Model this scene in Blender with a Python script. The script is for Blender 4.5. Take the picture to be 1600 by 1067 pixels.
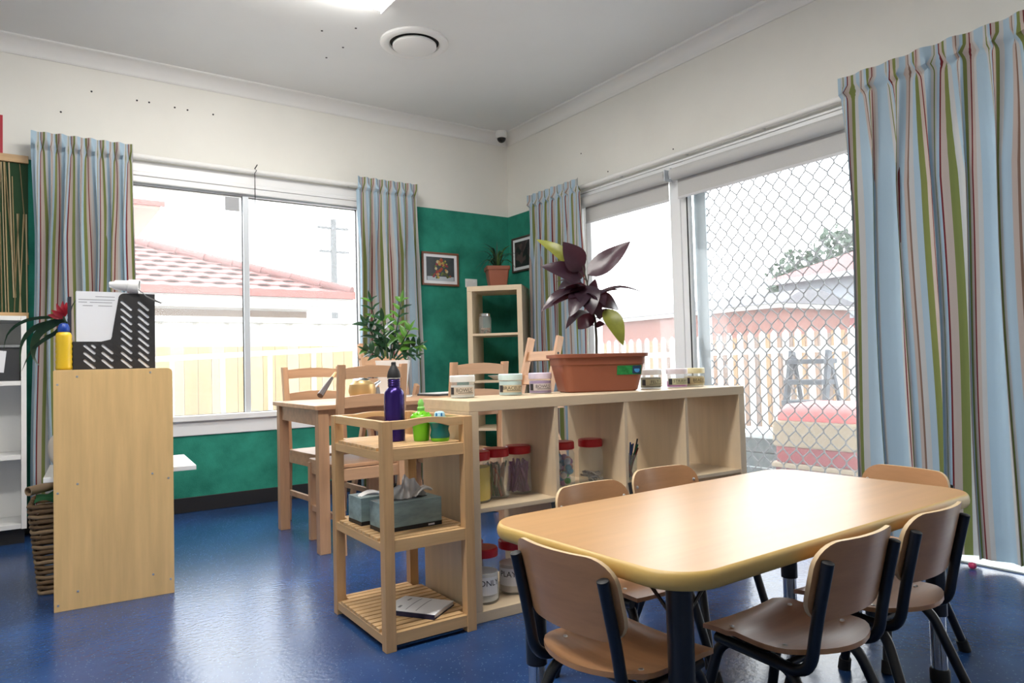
import bpy, bmesh, math, random
from mathutils import Vector, Matrix, Quaternion
random.seed(7)
for o in list(bpy.data.objects): bpy.data.objects.remove(o)
C = bpy.context.scene.collection
S = bpy.context.scene
PI = math.pi; R = math.radians

# ------------------------------------------------------------------ camera
FPX = 1098.0; CAMZ = 0.914
YAW, PIT, ROL = R(55.07), R(1.97), R(-1.474)
fw = Vector((math.cos(PIT)*math.cos(YAW), math.cos(PIT)*math.sin(YAW), math.sin(PIT)))
rt = Vector((math.sin(YAW), -math.cos(YAW), 0)); up = rt.cross(fw)
r2 = math.cos(ROL)*rt + math.sin(ROL)*up; u2 = -math.sin(ROL)*rt + math.cos(ROL)*up
cam_d = bpy.data.cameras.new('camera'); cam = bpy.data.objects.new('camera', cam_d); C.objects.link(cam)
cam_d.sensor_width = 36; cam_d.lens = FPX/1600*36; cam_d.clip_start = 0.02; cam_d.clip_end = 300
cam.matrix_world = Matrix(((r2.x, u2.x, -fw.x, 0), (r2.y, u2.y, -fw.y, 0), (r2.z, u2.z, -fw.z, CAMZ), (0, 0, 0, 1)))
S.camera = cam

# ------------------------------------------------------------------ sky and exposure
S.view_settings.view_transform = 'Standard'; S.view_settings.look = 'None'
S.view_settings.exposure = 1.15; S.view_settings.gamma = 1.0; S.view_settings.use_curve_mapping = False
SKY = 3.3
w = bpy.data.worlds.new('overcast_sky'); S.world = w; w.use_nodes = True
bg = w.node_tree.nodes['Background']; bg.inputs[0].default_value = (0.95, 0.98, 1.0, 1); bg.inputs[1].default_value = SKY
LAMP = 18.0          # emission of the fluorescent diffusers

def ray(x, y): return r2*((x-800)/FPX) - u2*((y-533.5)/FPX) + fw
CO = Vector((0, 0, CAMZ))
def fz(x, y, z): d = ray(x, y); return CO + d*((z-CAMZ)/d.z)          # pixel on a level surface
def fx(x, y, X): d = ray(x, y); return CO + d*(X/d.x)                 # pixel on a wall x = X
def fy(x, y, Y): d = ray(x, y); return CO + d*(Y/d.y)                 # pixel on a wall y = Y
def near(x, y, P, off=0.0):                                           # pixel at the distance of a known point
    d = ray(x, y); n = Vector((fw.x, fw.y, 0)).normalized(); P = Vector(P)
    return CO + d*((n.dot(P-CO)+off)/n.dot(d))

# ------------------------------------------------------------------ room constants
WX, WY, CH = 3.54, 5.077, 2.946
X0, Y0 = -2.6, -2.4

# ------------------------------------------------------------------ materials
MATS = {}
def mat(name, col, rough=0.5, spec=0.5, metal=0.0, var=0.0, scale=8.0, stretch=(1,1,1), bump=0.0, bscale=60.0, trans=0.0, coat=0.0, alpha=1.0):
    if name in MATS: return MATS[name]
    m = bpy.data.materials.new(name); m.use_nodes = True; nt = m.node_tree; b = nt.nodes['Principled BSDF']
    b.inputs['Base Color'].default_value = (*col, 1); b.inputs['Roughness'].default_value = rough
    b.inputs['Specular IOR Level'].default_value = spec; b.inputs['Metallic'].default_value = metal
    b.inputs['Coat Weight'].default_value = coat; b.inputs['Alpha'].default_value = alpha
    if trans: b.inputs['Transmission Weight'].default_value = trans
    if var or bump:
        tc = nt.nodes.new('ShaderNodeTexCoord'); mp = nt.nodes.new('ShaderNodeMapping'); mp.inputs['Scale'].default_value = stretch
        nt.links.new(tc.outputs['Object'], mp.inputs[0])
    if var:
        n = nt.nodes.new('ShaderNodeTexNoise'); n.inputs['Scale'].default_value = scale; n.inputs['Detail'].default_value = 5; n.inputs['Roughness'].default_value = 0.6
        nt.links.new(mp.outputs[0], n.inputs['Vector'])
        mr = nt.nodes.new('ShaderNodeMapRange'); mr.inputs[1].default_value = 0.3; mr.inputs[2].default_value = 0.7
        mr.inputs[3].default_value = 1-var; mr.inputs[4].default_value = 1+var
        nt.links.new(n.outputs[0], mr.inputs[0])
        mx = nt.nodes.new('ShaderNodeMix'); mx.data_type = 'RGBA'; mx.blend_type = 'MULTIPLY'; mx.inputs[0].default_value = 1
        mx.inputs[6].default_value = (*col, 1); nt.links.new(mr.outputs[0], mx.inputs[7]); nt.links.new(mx.outputs[2], b.inputs['Base Color'])
    if bump:
        n2 = nt.nodes.new('ShaderNodeTexNoise'); n2.inputs['Scale'].default_value = bscale; n2.inputs['Detail'].default_value = 3
        nt.links.new(mp.outputs[0], n2.inputs['Vector'])
        bp = nt.nodes.new('ShaderNodeBump'); bp.inputs['Strength'].default_value = bump; bp.inputs['Distance'].default_value = 0.01
        nt.links.new(n2.outputs[0], bp.inputs['Height']); nt.links.new(bp.outputs[0], b.inputs['Normal'])
    MATS[name] = m; return m
def emis(name, col, s):
    m = bpy.data.materials.new(name); m.use_nodes = True; nt = m.node_tree; nt.nodes.remove(nt.nodes['Principled BSDF'])
    e = nt.nodes.new('ShaderNodeEmission'); e.inputs[0].default_value = (*col, 1); e.inputs[1].default_value = s
    nt.links.new(e.outputs[0], nt.nodes['Material Output'].inputs[0]); return m

M_wall = mat('cream_paint', (0.79, 0.78, 0.73), 0.7, 0.3, var=0.03, scale=2)
M_ceil = mat('ceiling_paint', (0.80, 0.81, 0.80), 0.8, 0.2, var=0.02, scale=1.5)
M_corn = mat('cornice_paint', (0.82, 0.82, 0.80), 0.6)
M_green = mat('green_felt', (0.032, 0.235, 0.170), 0.95, 0.1, var=0.28, scale=5, bump=0.25, bscale=180)
M_black = mat('black_vinyl', (0.012, 0.012, 0.014), 0.5)
M_white = mat('white_frame', (0.80, 0.81, 0.82), 0.35)
M_alu = mat('aluminium', (0.62, 0.66, 0.70), 0.35, metal=0.3)
M_blind = mat('grey_blind', (0.52, 0.52, 0.51), 0.8, var=0.03, scale=300)
def wood(name, col, axis='z', var=0.13, rough=0.42, coat=0.0, sc=6):
    st = {'x': (0.12, 1.6, 1.6), 'y': (1.6, 0.12, 1.6), 'z': (1.6, 1.6, 0.12)}[axis]
    return mat(name, col, rough, 0.45, var=var, scale=sc, stretch=tuple(s*3 for s in st), coat=coat)
M_lam = wood('maple_laminate', (0.72, 0.48, 0.215), 'z', 0.10, 0.4)
M_birchx = wood('birch_long', (0.68, 0.54, 0.37), 'x', 0.07); M_birchz = wood('birch_upright', (0.68, 0.54, 0.37), 'z', 0.07)
M_pinex = wood('pine_long', (0.60, 0.385, 0.19), 'x', 0.16); M_piney = wood('pine_across', (0.60, 0.385, 0.19), 'y', 0.16); M_pinez = wood('pine_upright', (0.57, 0.35, 0.17), 'z', 0.18)
M_redx = wood('red_pine_long', (0.54, 0.315, 0.18), 'x', 0.14); M_redz = wood('red_pine_upright', (0.52, 0.30, 0.17), 'z', 0.14)
M_top = wood('beech_tabletop', (0.53, 0.305, 0.135), 'x', 0.07, 0.33)
M_top.node_tree.nodes['Principled BSDF'].inputs['Specular IOR Level'].default_value = 0.62
M_seat = wood('beech_ply', (0.45, 0.235, 0.112), 'x', 0.14, 0.3); M_ply_edge = mat('ply_edge', (0.66, 0.48, 0.28), 0.5)
M_edge = mat('mustard_edge', (0.56, 0.37, 0.11), 0.45)
M_tube = mat('black_tube', (0.008, 0.009, 0.013), 0.28, 0.5); M_chrome = mat('chrome', (0.7, 0.72, 0.75), 0.15, metal=1.0)
M_rubber = mat('rubber', (0.01, 0.01, 0.011), 0.6); M_screw = mat('screw_metal', (0.75, 0.75, 0.75), 0.3, metal=0.9)
M_terra = mat('terracotta_plastic', (0.27, 0.085, 0.045), 0.5, var=0.05, scale=5)
M_soil = mat('soil', (0.02, 0.012, 0.008), 0.95, bump=0.8, bscale=90)
M_red = mat('red_lid', (0.50, 0.012, 0.02), 0.35); M_whitep = mat('white_plastic', (0.78, 0.78, 0.77), 0.4)
M_paper = mat('paper', (0.78, 0.79, 0.82), 0.8); M_ink = mat('ink', (0.02, 0.02, 0.025), 0.7)

def floor_mat():
    m = mat('blue_vinyl', (0.017, 0.056, 0.170), 0.23, 0.5, var=0.22, scale=3); nt = m.node_tree; b = nt.nodes['Principled BSDF']
    tc = nt.nodes.new('ShaderNodeTexCoord')
    n = nt.nodes.new('ShaderNodeTexNoise'); n.inputs['Scale'].default_value = 55; n.inputs['Detail'].default_value = 4; nt.links.new(tc.outputs['Object'], n.inputs['Vector'])
    bp = nt.nodes.new('ShaderNodeBump'); bp.inputs['Strength'].default_value = 0.22; bp.inputs['Distance'].default_value = 0.004
    nt.links.new(n.outputs[0], bp.inputs['Height']); nt.links.new(bp.outputs[0], b.inputs['Normal'])
    v = nt.nodes.new('ShaderNodeTexVoronoi'); v.inputs['Scale'].default_value = 70; nt.links.new(tc.outputs['Object'], v.inputs['Vector'])
    lt = nt.nodes.new('ShaderNodeMath'); lt.operation = 'LESS_THAN'; lt.inputs[1].default_value = 0.16; nt.links.new(v.outputs['Distance'], lt.inputs[0])
    src = b.inputs['Base Color'].links[0].from_socket
    mx = nt.nodes.new('ShaderNodeMix'); mx.data_type = 'RGBA'; nt.links.new(lt.outputs[0], mx.inputs[0]); nt.links.new(src, mx.inputs[6])
    mx.inputs[7].default_value = (0.07, 0.16, 0.30, 1); nt.links.new(mx.outputs[2], b.inputs['Base Color'])
    return m
M_floor = floor_mat()
def glass_mat(name, haze):
    m = bpy.data.materials.new(name); m.use_nodes = True; nt = m.node_tree; nt.nodes.remove(nt.nodes['Principled BSDF'])
    t = nt.nodes.new('ShaderNodeBsdfTransparent'); t.inputs[0].default_value = (0.97, 0.98, 0.98, 1)
    tr = nt.nodes.new('ShaderNodeBsdfTranslucent'); tr.inputs[0].default_value = (0.95, 0.95, 0.95, 1)
    g = nt.nodes.new('ShaderNodeBsdfGlossy'); g.inputs['Roughness'].default_value = 0.02
    a = nt.nodes.new('ShaderNodeMixShader'); a.inputs[0].default_value = haze; nt.links.new(t.outputs[0], a.inputs[1]); nt.links.new(tr.outputs[0], a.inputs[2])  # white veil of outdoor glare is mixed into the glass itself
    lw = nt.nodes.new('ShaderNodeLayerWeight'); f0 = nt.nodes.new('ShaderNodeMath'); f0.operation = 'POWER'; f0.inputs[1].default_value = 5; nt.links.new(lw.outputs['Facing'], f0.inputs[0])
    f = nt.nodes.new('ShaderNodeMath'); f.operation = 'MULTIPLY_ADD'; f.inputs[1].default_value = 0.7; f.inputs[2].default_value = 0.025; nt.links.new(f0.outputs[0], f.inputs[0])
    b = nt.nodes.new('ShaderNodeMixShader'); nt.links.new(f.outputs[0], b.inputs[0]); nt.links.new(a.outputs[0], b.inputs[1]); nt.links.new(g.outputs[0], b.inputs[2])
    nt.links.new(b.outputs[0], nt.nodes['Material Output'].inputs[0]); return m
M_pane_l = glass_mat('glare_veil_glass', 0.07); M_pane_r = glass_mat('clearer_glass', 0.05); M_pane_d = glass_mat('door_glass', 0.04)
def clear_mat(name, col, a=0.25):
    m = bpy.data.materials.new(name); m.use_nodes = True; nt = m.node_tree; nt.nodes.remove(nt.nodes['Principled BSDF'])
    t = nt.nodes.new('ShaderNodeBsdfTransparent'); t.inputs[0].default_value = (*col, 1)
    g = nt.nodes.new('ShaderNodeBsdfPrincipled'); g.inputs['Base Color'].default_value = (*col, 1); g.inputs['Roughness'].default_value = 0.08
    a_ = nt.nodes.new('ShaderNodeMixShader'); a_.inputs[0].default_value = a
    nt.links.new(t.outputs[0], a_.inputs[1]); nt.links.new(g.outputs[0], a_.inputs[2]); nt.links.new(a_.outputs[0], nt.nodes['Material Output'].inputs[0]); return m
M_clear = clear_mat('clear_plastic', (0.93, 0.95, 0.95), 0.16)
def curtain_mat():
    m = bpy.data.materials.new('striped_curtain'); m.use_nodes = True; nt = m.node_tree; nt.nodes.remove(nt.nodes['Principled BSDF'])
    uv = nt.nodes.new('ShaderNodeUVMap'); sp = nt.nodes.new('ShaderNodeSeparateXYZ'); nt.links.new(uv.outputs[0], sp.inputs[0])
    fr = nt.nodes.new('ShaderNodeMath'); fr.operation = 'FRACT'; nt.links.new(sp.outputs[0], fr.inputs[0])
    cr = nt.nodes.new('ShaderNodeValToRGB'); cr.color_ramp.interpolation = 'CONSTANT'; nt.links.new(fr.outputs[0], cr.inputs[0])
    bl = (0.37, 0.49, 0.59); wh = (0.50, 0.50, 0.50); rd = (0.17, 0.03, 0.035); be = (0.48, 0.40, 0.36); ol = (0.19, 0.22, 0.075); br = (0.22, 0.14, 0.11)
    st = [(0, bl), (.19, wh), (.23, ol), (.245, wh), (.27, bl), (.31, rd), (.335, be), (.395, ol), (.455, wh), (.52, bl), (.64, be), (.68, br), (.70, wh), (.75, bl), (.80, ol), (.855, be), (.90, rd), (.92, be), (.96, wh)]
    e = cr.color_ramp.elements; e[0].position = 0; e[0].color = (*bl, 1); e[1].position = .19; e[1].color = (*wh, 1)
    for p, c in st[2:]:
        k = e.new(p); k.color = (*c, 1)
    d = nt.nodes.new('ShaderNodeBsdfDiffuse'); t = nt.nodes.new('ShaderNodeBsdfTranslucent'); mx = nt.nodes.new('ShaderNodeMixShader'); mx.inputs[0].default_value = 0.07
    nt.links.new(cr.outputs[0], d.inputs[0]); nt.links.new(cr.outputs[0], t.inputs[0]); nt.links.new(d.outputs[0], mx.inputs[1]); nt.links.new(t.outputs[0], mx.inputs[2])
    nt.links.new(mx.outputs[0], nt.nodes['Material Output'].inputs[0]); return m
M_curt = curtain_mat()
def leaf_mat(name, col, tr=0.25, rough=0.35, col2=None):
    m = mat(name, col, rough, 0.5, var=0.2, scale=25); nt = m.node_tree; b = nt.nodes['Principled BSDF']
    t = nt.nodes.new('ShaderNodeBsdfTranslucent'); t.inputs[0].default_value = (*(col2 or col), 1)
    mx = nt.nodes.new('ShaderNodeMixShader'); mx.inputs[0].default_value = tr
    nt.links.new(b.outputs[0], mx.inputs[1]); nt.links.new(t.outputs[0], mx.inputs[2]); nt.links.new(mx.outputs[0], nt.nodes['Material Output'].inputs[0]); return m
M_lpurple = leaf_mat('purple_leaf', (0.030, 0.014, 0.024), 0.18, 0.3, (0.16, 0.03, 0.04)); M_lyellow = leaf_mat('yellow_green_leaf', (0.21, 0.22, 0.035), 0.3)
M_lgreen = leaf_mat('dark_green_leaf', (0.018, 0.06, 0.026), 0.15, 0.25); M_lbright = leaf_mat('bright_green_leaf', (0.09, 0.24, 0.03), 0.3); M_lstrap = leaf_mat('strap_leaf', (0.022, 0.05, 0.025), 0.2)
M_stem = mat('stem', (0.05, 0.04, 0.025), 0.6)

# ------------------------------------------------------------------ mesh helpers
class MB:
    def __init__(s): s.v = []; s.f = []; s.uv = None
    def box(s, a, b, rot=None, piv=None):
        x0, y0, z0 = a; x1, y1, z1 = b; n = len(s.v)
        P = [Vector(p) for p in ((x0,y0,z0),(x1,y0,z0),(x1,y1,z0),(x0,y1,z0),(x0,y0,z1),(x1,y0,z1),(x1,y1,z1),(x0,y1,z1))]
        if rot is not None:
            c = Vector(piv) if piv is not None else (P[0]+P[6])/2
            P = [c + rot @ (p-c) for p in P]
        s.v += P; s.f += [tuple(n+i for i in q) for q in ((0,3,2,1),(4,5,6,7),(0,1,5,4),(1,2,6,5),(2,3,7,6),(3,0,4,7))]; return s
    def bar(s, p, q, w, h, upv=(0,0,1)):
        p, q = Vector(p), Vector(q); d = (q-p).normalized(); u = Vector(upv); sd = d.cross(u).normalized(); u = sd.cross(d); n = len(s.v)
        for c in (p, q):
            for a, b in ((-1,-1),(1,-1),(1,1),(-1,1)): s.v.append(c + sd*(a*w/2) + u*(b*h/2))
        s.f += [tuple(n+i for i in f) for f in ((0,1,2,3),(7,6,5,4),(0,4,5,1),(1,5,6,2),(2,6,7,3),(3,7,4,0))]; return s
    def loft(s, rings, cap=True, closed=False):
        n = len(s.v); k = len(rings[0])
        for r_ in rings: s.v += [Vector(p) for p in r_]
        m = len(rings)
        for i in range(m if closed else m-1):
            for j in range(k):
                a = n+i*k+j; b = n+i*k+(j+1) % k; i2 = (i+1) % m; s.f.append((a, b, n+i2*k+(j+1) % k, n+i2*k+j))
        if cap and not closed: s.f.append(tuple(n+j for j in reversed(range(k)))); s.f.append(tuple(n+(m-1)*k+j for j in range(k)))
        return s
    def tube(s, path, r, n=10, cap=True):
        path = [Vector(p) for p in path]; rings = []; up_ = None
        for i, p in enumerate(path):
            d = (path[min(i+1, len(path)-1)] - path[max(i-1, 0)]).normalized()
            if up_ is None: up_ = Vector((0,0,1)) if abs(d.z) < .9 else Vector((1,0,0))
            sd = d.cross(up_).normalized(); up_ = sd.cross(d).normalized()
            rr = r[i] if isinstance(r, (list, tuple)) else r
            rings.append([p + sd*math.cos(2*PI*j/n)*rr + up_*math.sin(2*PI*j/n)*rr for j in range(n)])
        return s.loft(rings, cap)
    def lathe(s, prof, c=(0,0,0), n=24, sq=None):
        c = Vector(c); rings = []
        for r_, z in prof: rings.append([c + Vector((r_*math.cos(2*PI*j/n), r_*math.sin(2*PI*j/n), z)) for j in range(n)])
        return s.loft(rings, True)
    def prism(s, poly, f0, f1):
        n = len(s.v); k = len(poly); s.v += [Vector(f0(*p)) for p in poly] + [Vector(f1(*p)) for p in poly]
        for j in range(k): s.f.append((n+j, n+(j+1) % k, n+k+(j+1) % k, n+k+j))
        s.f.append(tuple(n+j for j in reversed(range(k)))); s.f.append(tuple(n+k+j for j in range(k))); return s
    def slab(s, poly, z0, z1): return s.prism(poly, lambda x, y: (x, y, z0), lambda x, y: (x, y, z1))
    def grid(s, fn, nu, nv):
        n = len(s.v)
        for j in range(nv+1):
            for i in range(nu+1): s.v.append(Vector(fn(i/nu, j/nv)))
        for j in range(nv):
            for i in range(nu): a = n+j*(nu+1)+i; s.f.append((a, a+1, a+nu+2, a+nu+1))
        return s
    def xf(s, M):
        s.v = [M @ p for p in s.v]; return s
    def mesh(s, name, m=None, smooth=None, uvfn=None):
        me = bpy.data.meshes.new(name); me.from_pydata([tuple(p) for p in s.v], [], s.f); 
        if uvfn:
            ul = me.uv_layers.new(name='UVMap')
            for lp in me.loops: ul.data[lp.index].uv = uvfn[lp.vertex_index]
        bm = bmesh.new(); bm.from_mesh(me); bmesh.ops.recalc_face_normals(bm, faces=bm.faces); bm.to_mesh(me); bm.free()
        if m: me.materials.append(m)
        if smooth is not None:
            me.shade_smooth(); me.set_sharp_from_angle(angle=R(smooth))
        me.update(); return me
    def build(s, name, m, parent=None, smooth=None, bevel=0, uvfn=None):
        return link(name, s.mesh(name, m, smooth, uvfn), parent, bevel)
def link(name, me, parent=None, bevel=0):
    o = bpy.data.objects.new(name, me); C.objects.link(o)
    if parent: o.parent = parent
    if bevel:
        b = o.modifiers.new('bevel', 'BEVEL'); b.width = bevel; b.segments = 2; b.limit_method = 'ANGLE'; b.harden_normals = False
    return o
def thing(name, label, cat, loc=(0,0,0), rz=0, group=None):
    o = bpy.data.objects.new(name, None); C.objects.link(o); o.location = loc; o.rotation_euler = (0, 0, rz); o.empty_display_size = .1
    return tag(o, label, cat, group)
def tag(o, label, cat, group=None):
    o['label'] = label; o['category'] = cat
    if group: o['group'] = group
    return o
def struct(o, label, cat='structure'):
    o['kind'] = 'structure'; o['label'] = label; o['category'] = cat; return o
def copy_tree(o, parent=None):
    c = o.copy(); C.objects.link(c); c.parent = parent
    for ch in list(o.children): copy_tree(ch, c)
    return c
def rrect(w, d, r_, seg=6, cx=0, cy=0):
    out = []
    for sx, sy, a0 in ((1,-1,-90),(1,1,0),(-1,1,90),(-1,-1,180)):
        for k in range(seg+1):
            a = R(a0+90*k/seg); out.append((cx+sx*(w/2-r_)+r_*math.cos(a), cy+sy*(d/2-r_)+r_*math.sin(a)))
    return out
def arc_path(pts, rad, seg=5):
    pts = [Vector(p) for p in pts]; out = [pts[0]]
    for i in range(1, len(pts)-1):
        a, b, c = pts[i-1], pts[i], pts[i+1]; d1 = (a-b); d2 = (c-b); l = min(rad, d1.length*.49, d2.length*.49); p = b+d1.normalized()*l; q = b+d2.normalized()*l
        for k in range(seg+1): t = k/seg; out.append(p*(1-t)**2 + b*2*t*(1-t) + q*t*t)
    out.append(pts[-1]); return out
def text_mesh(name, s, size, m, parent, M, ext=0.0004):
    cu = bpy.data.curves.new('t', 'FONT'); cu.body = s; cu.size = size; cu.align_x = 'CENTER'; cu.align_y = 'CENTER'; cu.extrude = ext; cu.resolution_u = 2
    o = bpy.data.objects.new('t', cu); C.objects.link(o); me = bpy.data.meshes.new_from_object(o); bpy.data.objects.remove(o); bpy.data.curves.remove(cu)
    me.transform(M); me.materials.clear(); me.materials.append(m); me.name = name; return link(name, me, parent)
def plate2d(name, splines, ext, m, parent, M):
    cu = bpy.data.curves.new('p', 'CURVE'); cu.dimensions = '2D'; cu.fill_mode = 'BOTH'; cu.extrude = ext
    for pl in splines:
        sp = cu.splines.new('POLY'); sp.points.add(len(pl)-1); sp.use_cyclic_u = True
        for i, (x, y) in enumerate(pl): sp.points[i].co = (x, y, 0, 1)
    o = bpy.data.objects.new('p', cu); C.objects.link(o); me = bpy.data.meshes.new_from_object(o); bpy.data.objects.remove(o); bpy.data.curves.remove(cu)
    me.transform(M); me.materials.clear(); me.materials.append(m); me.name = name; return link(name, me, parent)
def face_cam_rot(): return Matrix.Rotation(YAW-PI/2, 4, 'Z')

# ================================================================== THE ROOM
T = 0.14
struct(MB().box((X0-T, Y0-T, -0.1), (WX+T, WY+T, 0)).build('floor', M_floor), 'blue speckled glossy vinyl floor', 'floor')
struct(MB().box((X0-T, Y0-T, CH), (WX+T, WY+T, CH+0.1)).build('ceiling', M_ceil), 'plain grey white plaster ceiling', 'ceiling')
# back wall with its window opening
WA0, WA1, WAZ0, WAZ1 = 0.50, 2.18, 0.60, 2.20
wb = MB()
wb.box((X0-T, WY, 0), (WA0, WY+T, CH)); wb.box((WA1, WY, 0), (WX+T, WY+T, CH)); wb.box((WA0, WY, 0), (WA1, WY+T, WAZ0)); wb.box((WA0, WY, WAZ1), (WA1, WY+T, CH))
wall_back = struct(wb.build('wall_back', M_wall), 'cream back wall above green felt panels', 'wall')
# right wall with window and sliding door opening
DY0, DY1, DZ1 = 0.30, 4.06, 2.18
wr = MB()
wr.box((WX, DY1, 0), (WX+T, WY, CH)); wr.box((WX, Y0-T, 0), (WX+T, DY0, CH)); wr.box((WX, DY0, DZ1), (WX+T, DY1, CH))
wall_right = struct(wr.build('wall_right', M_wall), 'cream right wall with glazed door opening', 'wall')
struct(MB().box((X0-T, Y0, 0), (X0, WY, CH)).build('wall_left', M_wall), 'cream left wall out of view', 'wall')
struct(MB().box((X0-T, Y0-T, 0), (WX, Y0, CH)).build('wall_front', M_wall), 'cream wall behind the viewer', 'wall')
GZ = 2.225; gt = 0.008
for a, b in (((X0, 0.1), (WA0-.02, GZ)), ((WA0-.02, .1), (WA1+.02, .502)), ((WA1+.02, .1), (WX-gt, GZ))):
    MB().box((a[0], WY-gt, a[1]), (b[0], WY-.0002, b[1])).build('felt_panel', M_green, wall_back)
MB().box((WX-gt, DY1+.06, .1), (WX-.0002, WY-gt, GZ)).build('felt_panel', M_green, wall_right)
# skirting
struct(MB().box((X0, WY-.014, 0.0), (WX, WY-.0001, .1)).build('baseboard_back', M_black, bevel=.003), 'black vinyl skirting along the back wall', 'baseboard')
struct(MB().box((WX-.014, DY1+.06, 0.0), (WX-.0001, WY-.014, .1)).build('baseboard_right', M_black, bevel=.003), 'black vinyl skirting on the right wall', 'baseboard')
# coved cornice
def cornice(p, q, inward, name, lab):
    p, q, inn = Vector(p), Vector(q), Vector(inward); prof = [(0, 0), (0, -.092), (.008, -.092), (.010, -.086)]
    for k in range(7): a = R(90*k/6); prof.append((.012+.072*(1-math.cos(a)), -.084+.072*math.sin(a)))
    prof += [(.086, -.010), (.092, -.008), (.092, 0)]
    d = (q-p).normalized(); rings = [[p + inn*a + Vector((0,0,b)) - 0*d for a, b in prof], [q + inn*a + Vector((0,0,b)) for a, b in prof]]
    struct(MB().loft(rings).build(name, M_corn, smooth=30), lab, 'cornice')
cornice((X0, WY-.0001, CH-.0001), (WX, WY-.0001, CH-.0001), (0,-1,0), 'trim_1', 'coved plaster cornice over the back wall')
cornice((WX-.0001, Y0, CH-.0001), (WX-.0001, WY, CH-.0001), (-1,0,0), 'trim_2', 'coved plaster cornice over the right wall')
# small screw holes in the wall and ceiling are left in the plaster as plugs
for i, (x, y) in enumerate(((95,175),(143,143),(214,157),(233,160),(273,168),(293,172),(333,179))):
    p = fy(x, y, WY); MB().lathe([(.006,0),(.006,.002)], n=8).xf(Matrix.Translation((p.x, WY, p.z)) @ Matrix.Rotation(R(90),4,'X')).build('screw_plug', M_ink, wall_back)
for x, y in ((908,240),(950,268),(1052,233)):
    p = fx(x, y, WX); MB().lathe([(.005,0),(.005,.002)], n=8).xf(Matrix.Translation((WX, p.y, p.z)) @ Matrix.Rotation(R(-90),4,'Y')).build('screw_plug', M_ink, wall_right)
ceil_o = bpy.data.objects['ceiling']
for x, y in ((536,74),(510,90),(556,44),(503,48)):
    p = fz(x, y, CH); MB().lathe([(.007,-.002),(.007,0)], (p.x,p.y,CH), n=8).build('screw_plug', M_ink, ceil_o)

# ------------------------------------------------------------------ back window
win = struct(MB().box((WA0, WY+.02, WAZ0), (WA0+.045, WY+.10, WAZ1)).box((WA1-.045, WY+.02, WAZ0), (WA1, WY+.10, WAZ1)).box((WA0, WY+.02, WAZ0), (WA1, WY+.10, WAZ0+.035)).box((WA0, WY+.02, 2.155), (WA1, WY+.10, WAZ1)).build('window_1', M_alu, bevel=.003), 'white aluminium sliding window in the back wall', 'window')
MB().box((1.277, WY+.012, WAZ0+.03), (1.317, WY+.06, 2.156)).build('mullion', M_alu, win, bevel=.003)
def sash(x0, x1, y, m, z0=.635, z1=2.156):
    g = MB().box((x0, y, z0), (x1, y+.005, z1)).build('pane', m, win)
    e = MB(); t = .004
    e.box((x0, y-.004, z0), (x0+t, y+.009, z1)); e.box((x1-t, y-.004, z0), (x1, y+.009, z1)); e.box((x0, y-.004, z0), (x1, y+.009, z0+t)); e.box((x0, y-.004, z1-t), (x1, y+.009, z1))
    e.build('rubber_seal', M_black, g)
sash(.545, 1.277, WY+.035, M_pane_l); sash(1.317, WA1-.045, WY+.06, M_pane_r)
MB().box((1.162, WY+.028, 2.046), (1.258, WY+.034, 2.141)).build('grey_sticker', mat('sticker_grey', (.42, .43, .45), .7), win)
# architrave, head moulding and sill
tr = MB(); tr.box((WA0-.05, WY-.022, 2.165), (WA1+.05, WY-.0002, 2.205)); tr.box((WA0-.05, WY-.030, 2.205), (WA1+.05, WY-.0002, 2.232)); tr.box((WA0-.05, WY-.018, 2.232), (WA1+.05, WY-.0002, 2.30))
struct(tr.build('trim_3', M_white, bevel=.004), 'white stepped moulding over the back window', 'trim')
ts = MB(); ts.box((WA0-.05, WY-.045, .60), (WA1+.05, WY+.02, .637)); ts.box((WA0-.05, WY-.02, .504), (WA1+.05, WY-.0002, .60))
struct(ts.build('trim_4', M_white, bevel=.004), 'white window sill board under the back window', 'trim')

# ------------------------------------------------------------------ right window and screen door
fr = MB(); xa, xb = WX+.02, WX+.11
fr.box((xa, DY1-.05, 0), (xb, DY1, DZ1)); fr.box((xa, 3.124, 0), (xb, 3.212, DZ1)); fr.box((xa, DY0, 0), (xb, DY0+.05, DZ1)); fr.box((xa, DY0, DZ1-.05), (xb, DY1, DZ1)); fr.box((xa, DY0, 0), (xb, DY1, .045))
w2 = struct(fr.build('window_2', M_white, bevel=.004), 'white framed fixed window beside the screen door', 'window')
MB().box((WX+.06, 3.212, .045), (WX+.066, DY1-.05, DZ1-.05)).build('pane', M_pane_d, w2)
d1 = MB()
d1.box((WX+.025, 3.06, .045), (WX+.065, 3.124, DZ1-.05)); d1.box((WX+.025, 1.55, .045), (WX+.065, 1.61, DZ1-.05)); d1.box((WX+.025, 1.61, .045), (WX+.065, 3.06, .11)); d1.box((WX+.025, 1.61, DZ1-.11), (WX+.065, 3.06, DZ1-.05))
door = struct(d1.build('door_1', M_white, bevel=.004), 'white sliding glass door with diamond security mesh', 'door')
MB().box((WX+.045, 1.61, .11), (WX+.050, 3.06, DZ1-.11)).build('pane', M_pane_d, door)
MB().box((WX+.020, 3.064, .05), (WX+.026, 3.072, DZ1-.06)).build('rubber_seal', M_black, door)
sf = MB(); sf.box((WX+.078, 2.965, .045), (WX+.105, 3.06, DZ1-.05)); sf.box((WX+.078, 1.55, .045), (WX+.105, 1.62, DZ1-.05)); sf.box((WX+.078, 1.62, .045), (WX+.105, 2.965, .10)); sf.box((WX+.078, 1.62, DZ1-.10), (WX+.105, 2.965, DZ1-.05))
sf.build('screen_frame', mat('grey_alu', (.42,.48,.52), .4, metal=.3), door, bevel=.003)
M_wire = mat('mesh_wire', (.13, .135, .145), .4, metal=.2)
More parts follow.
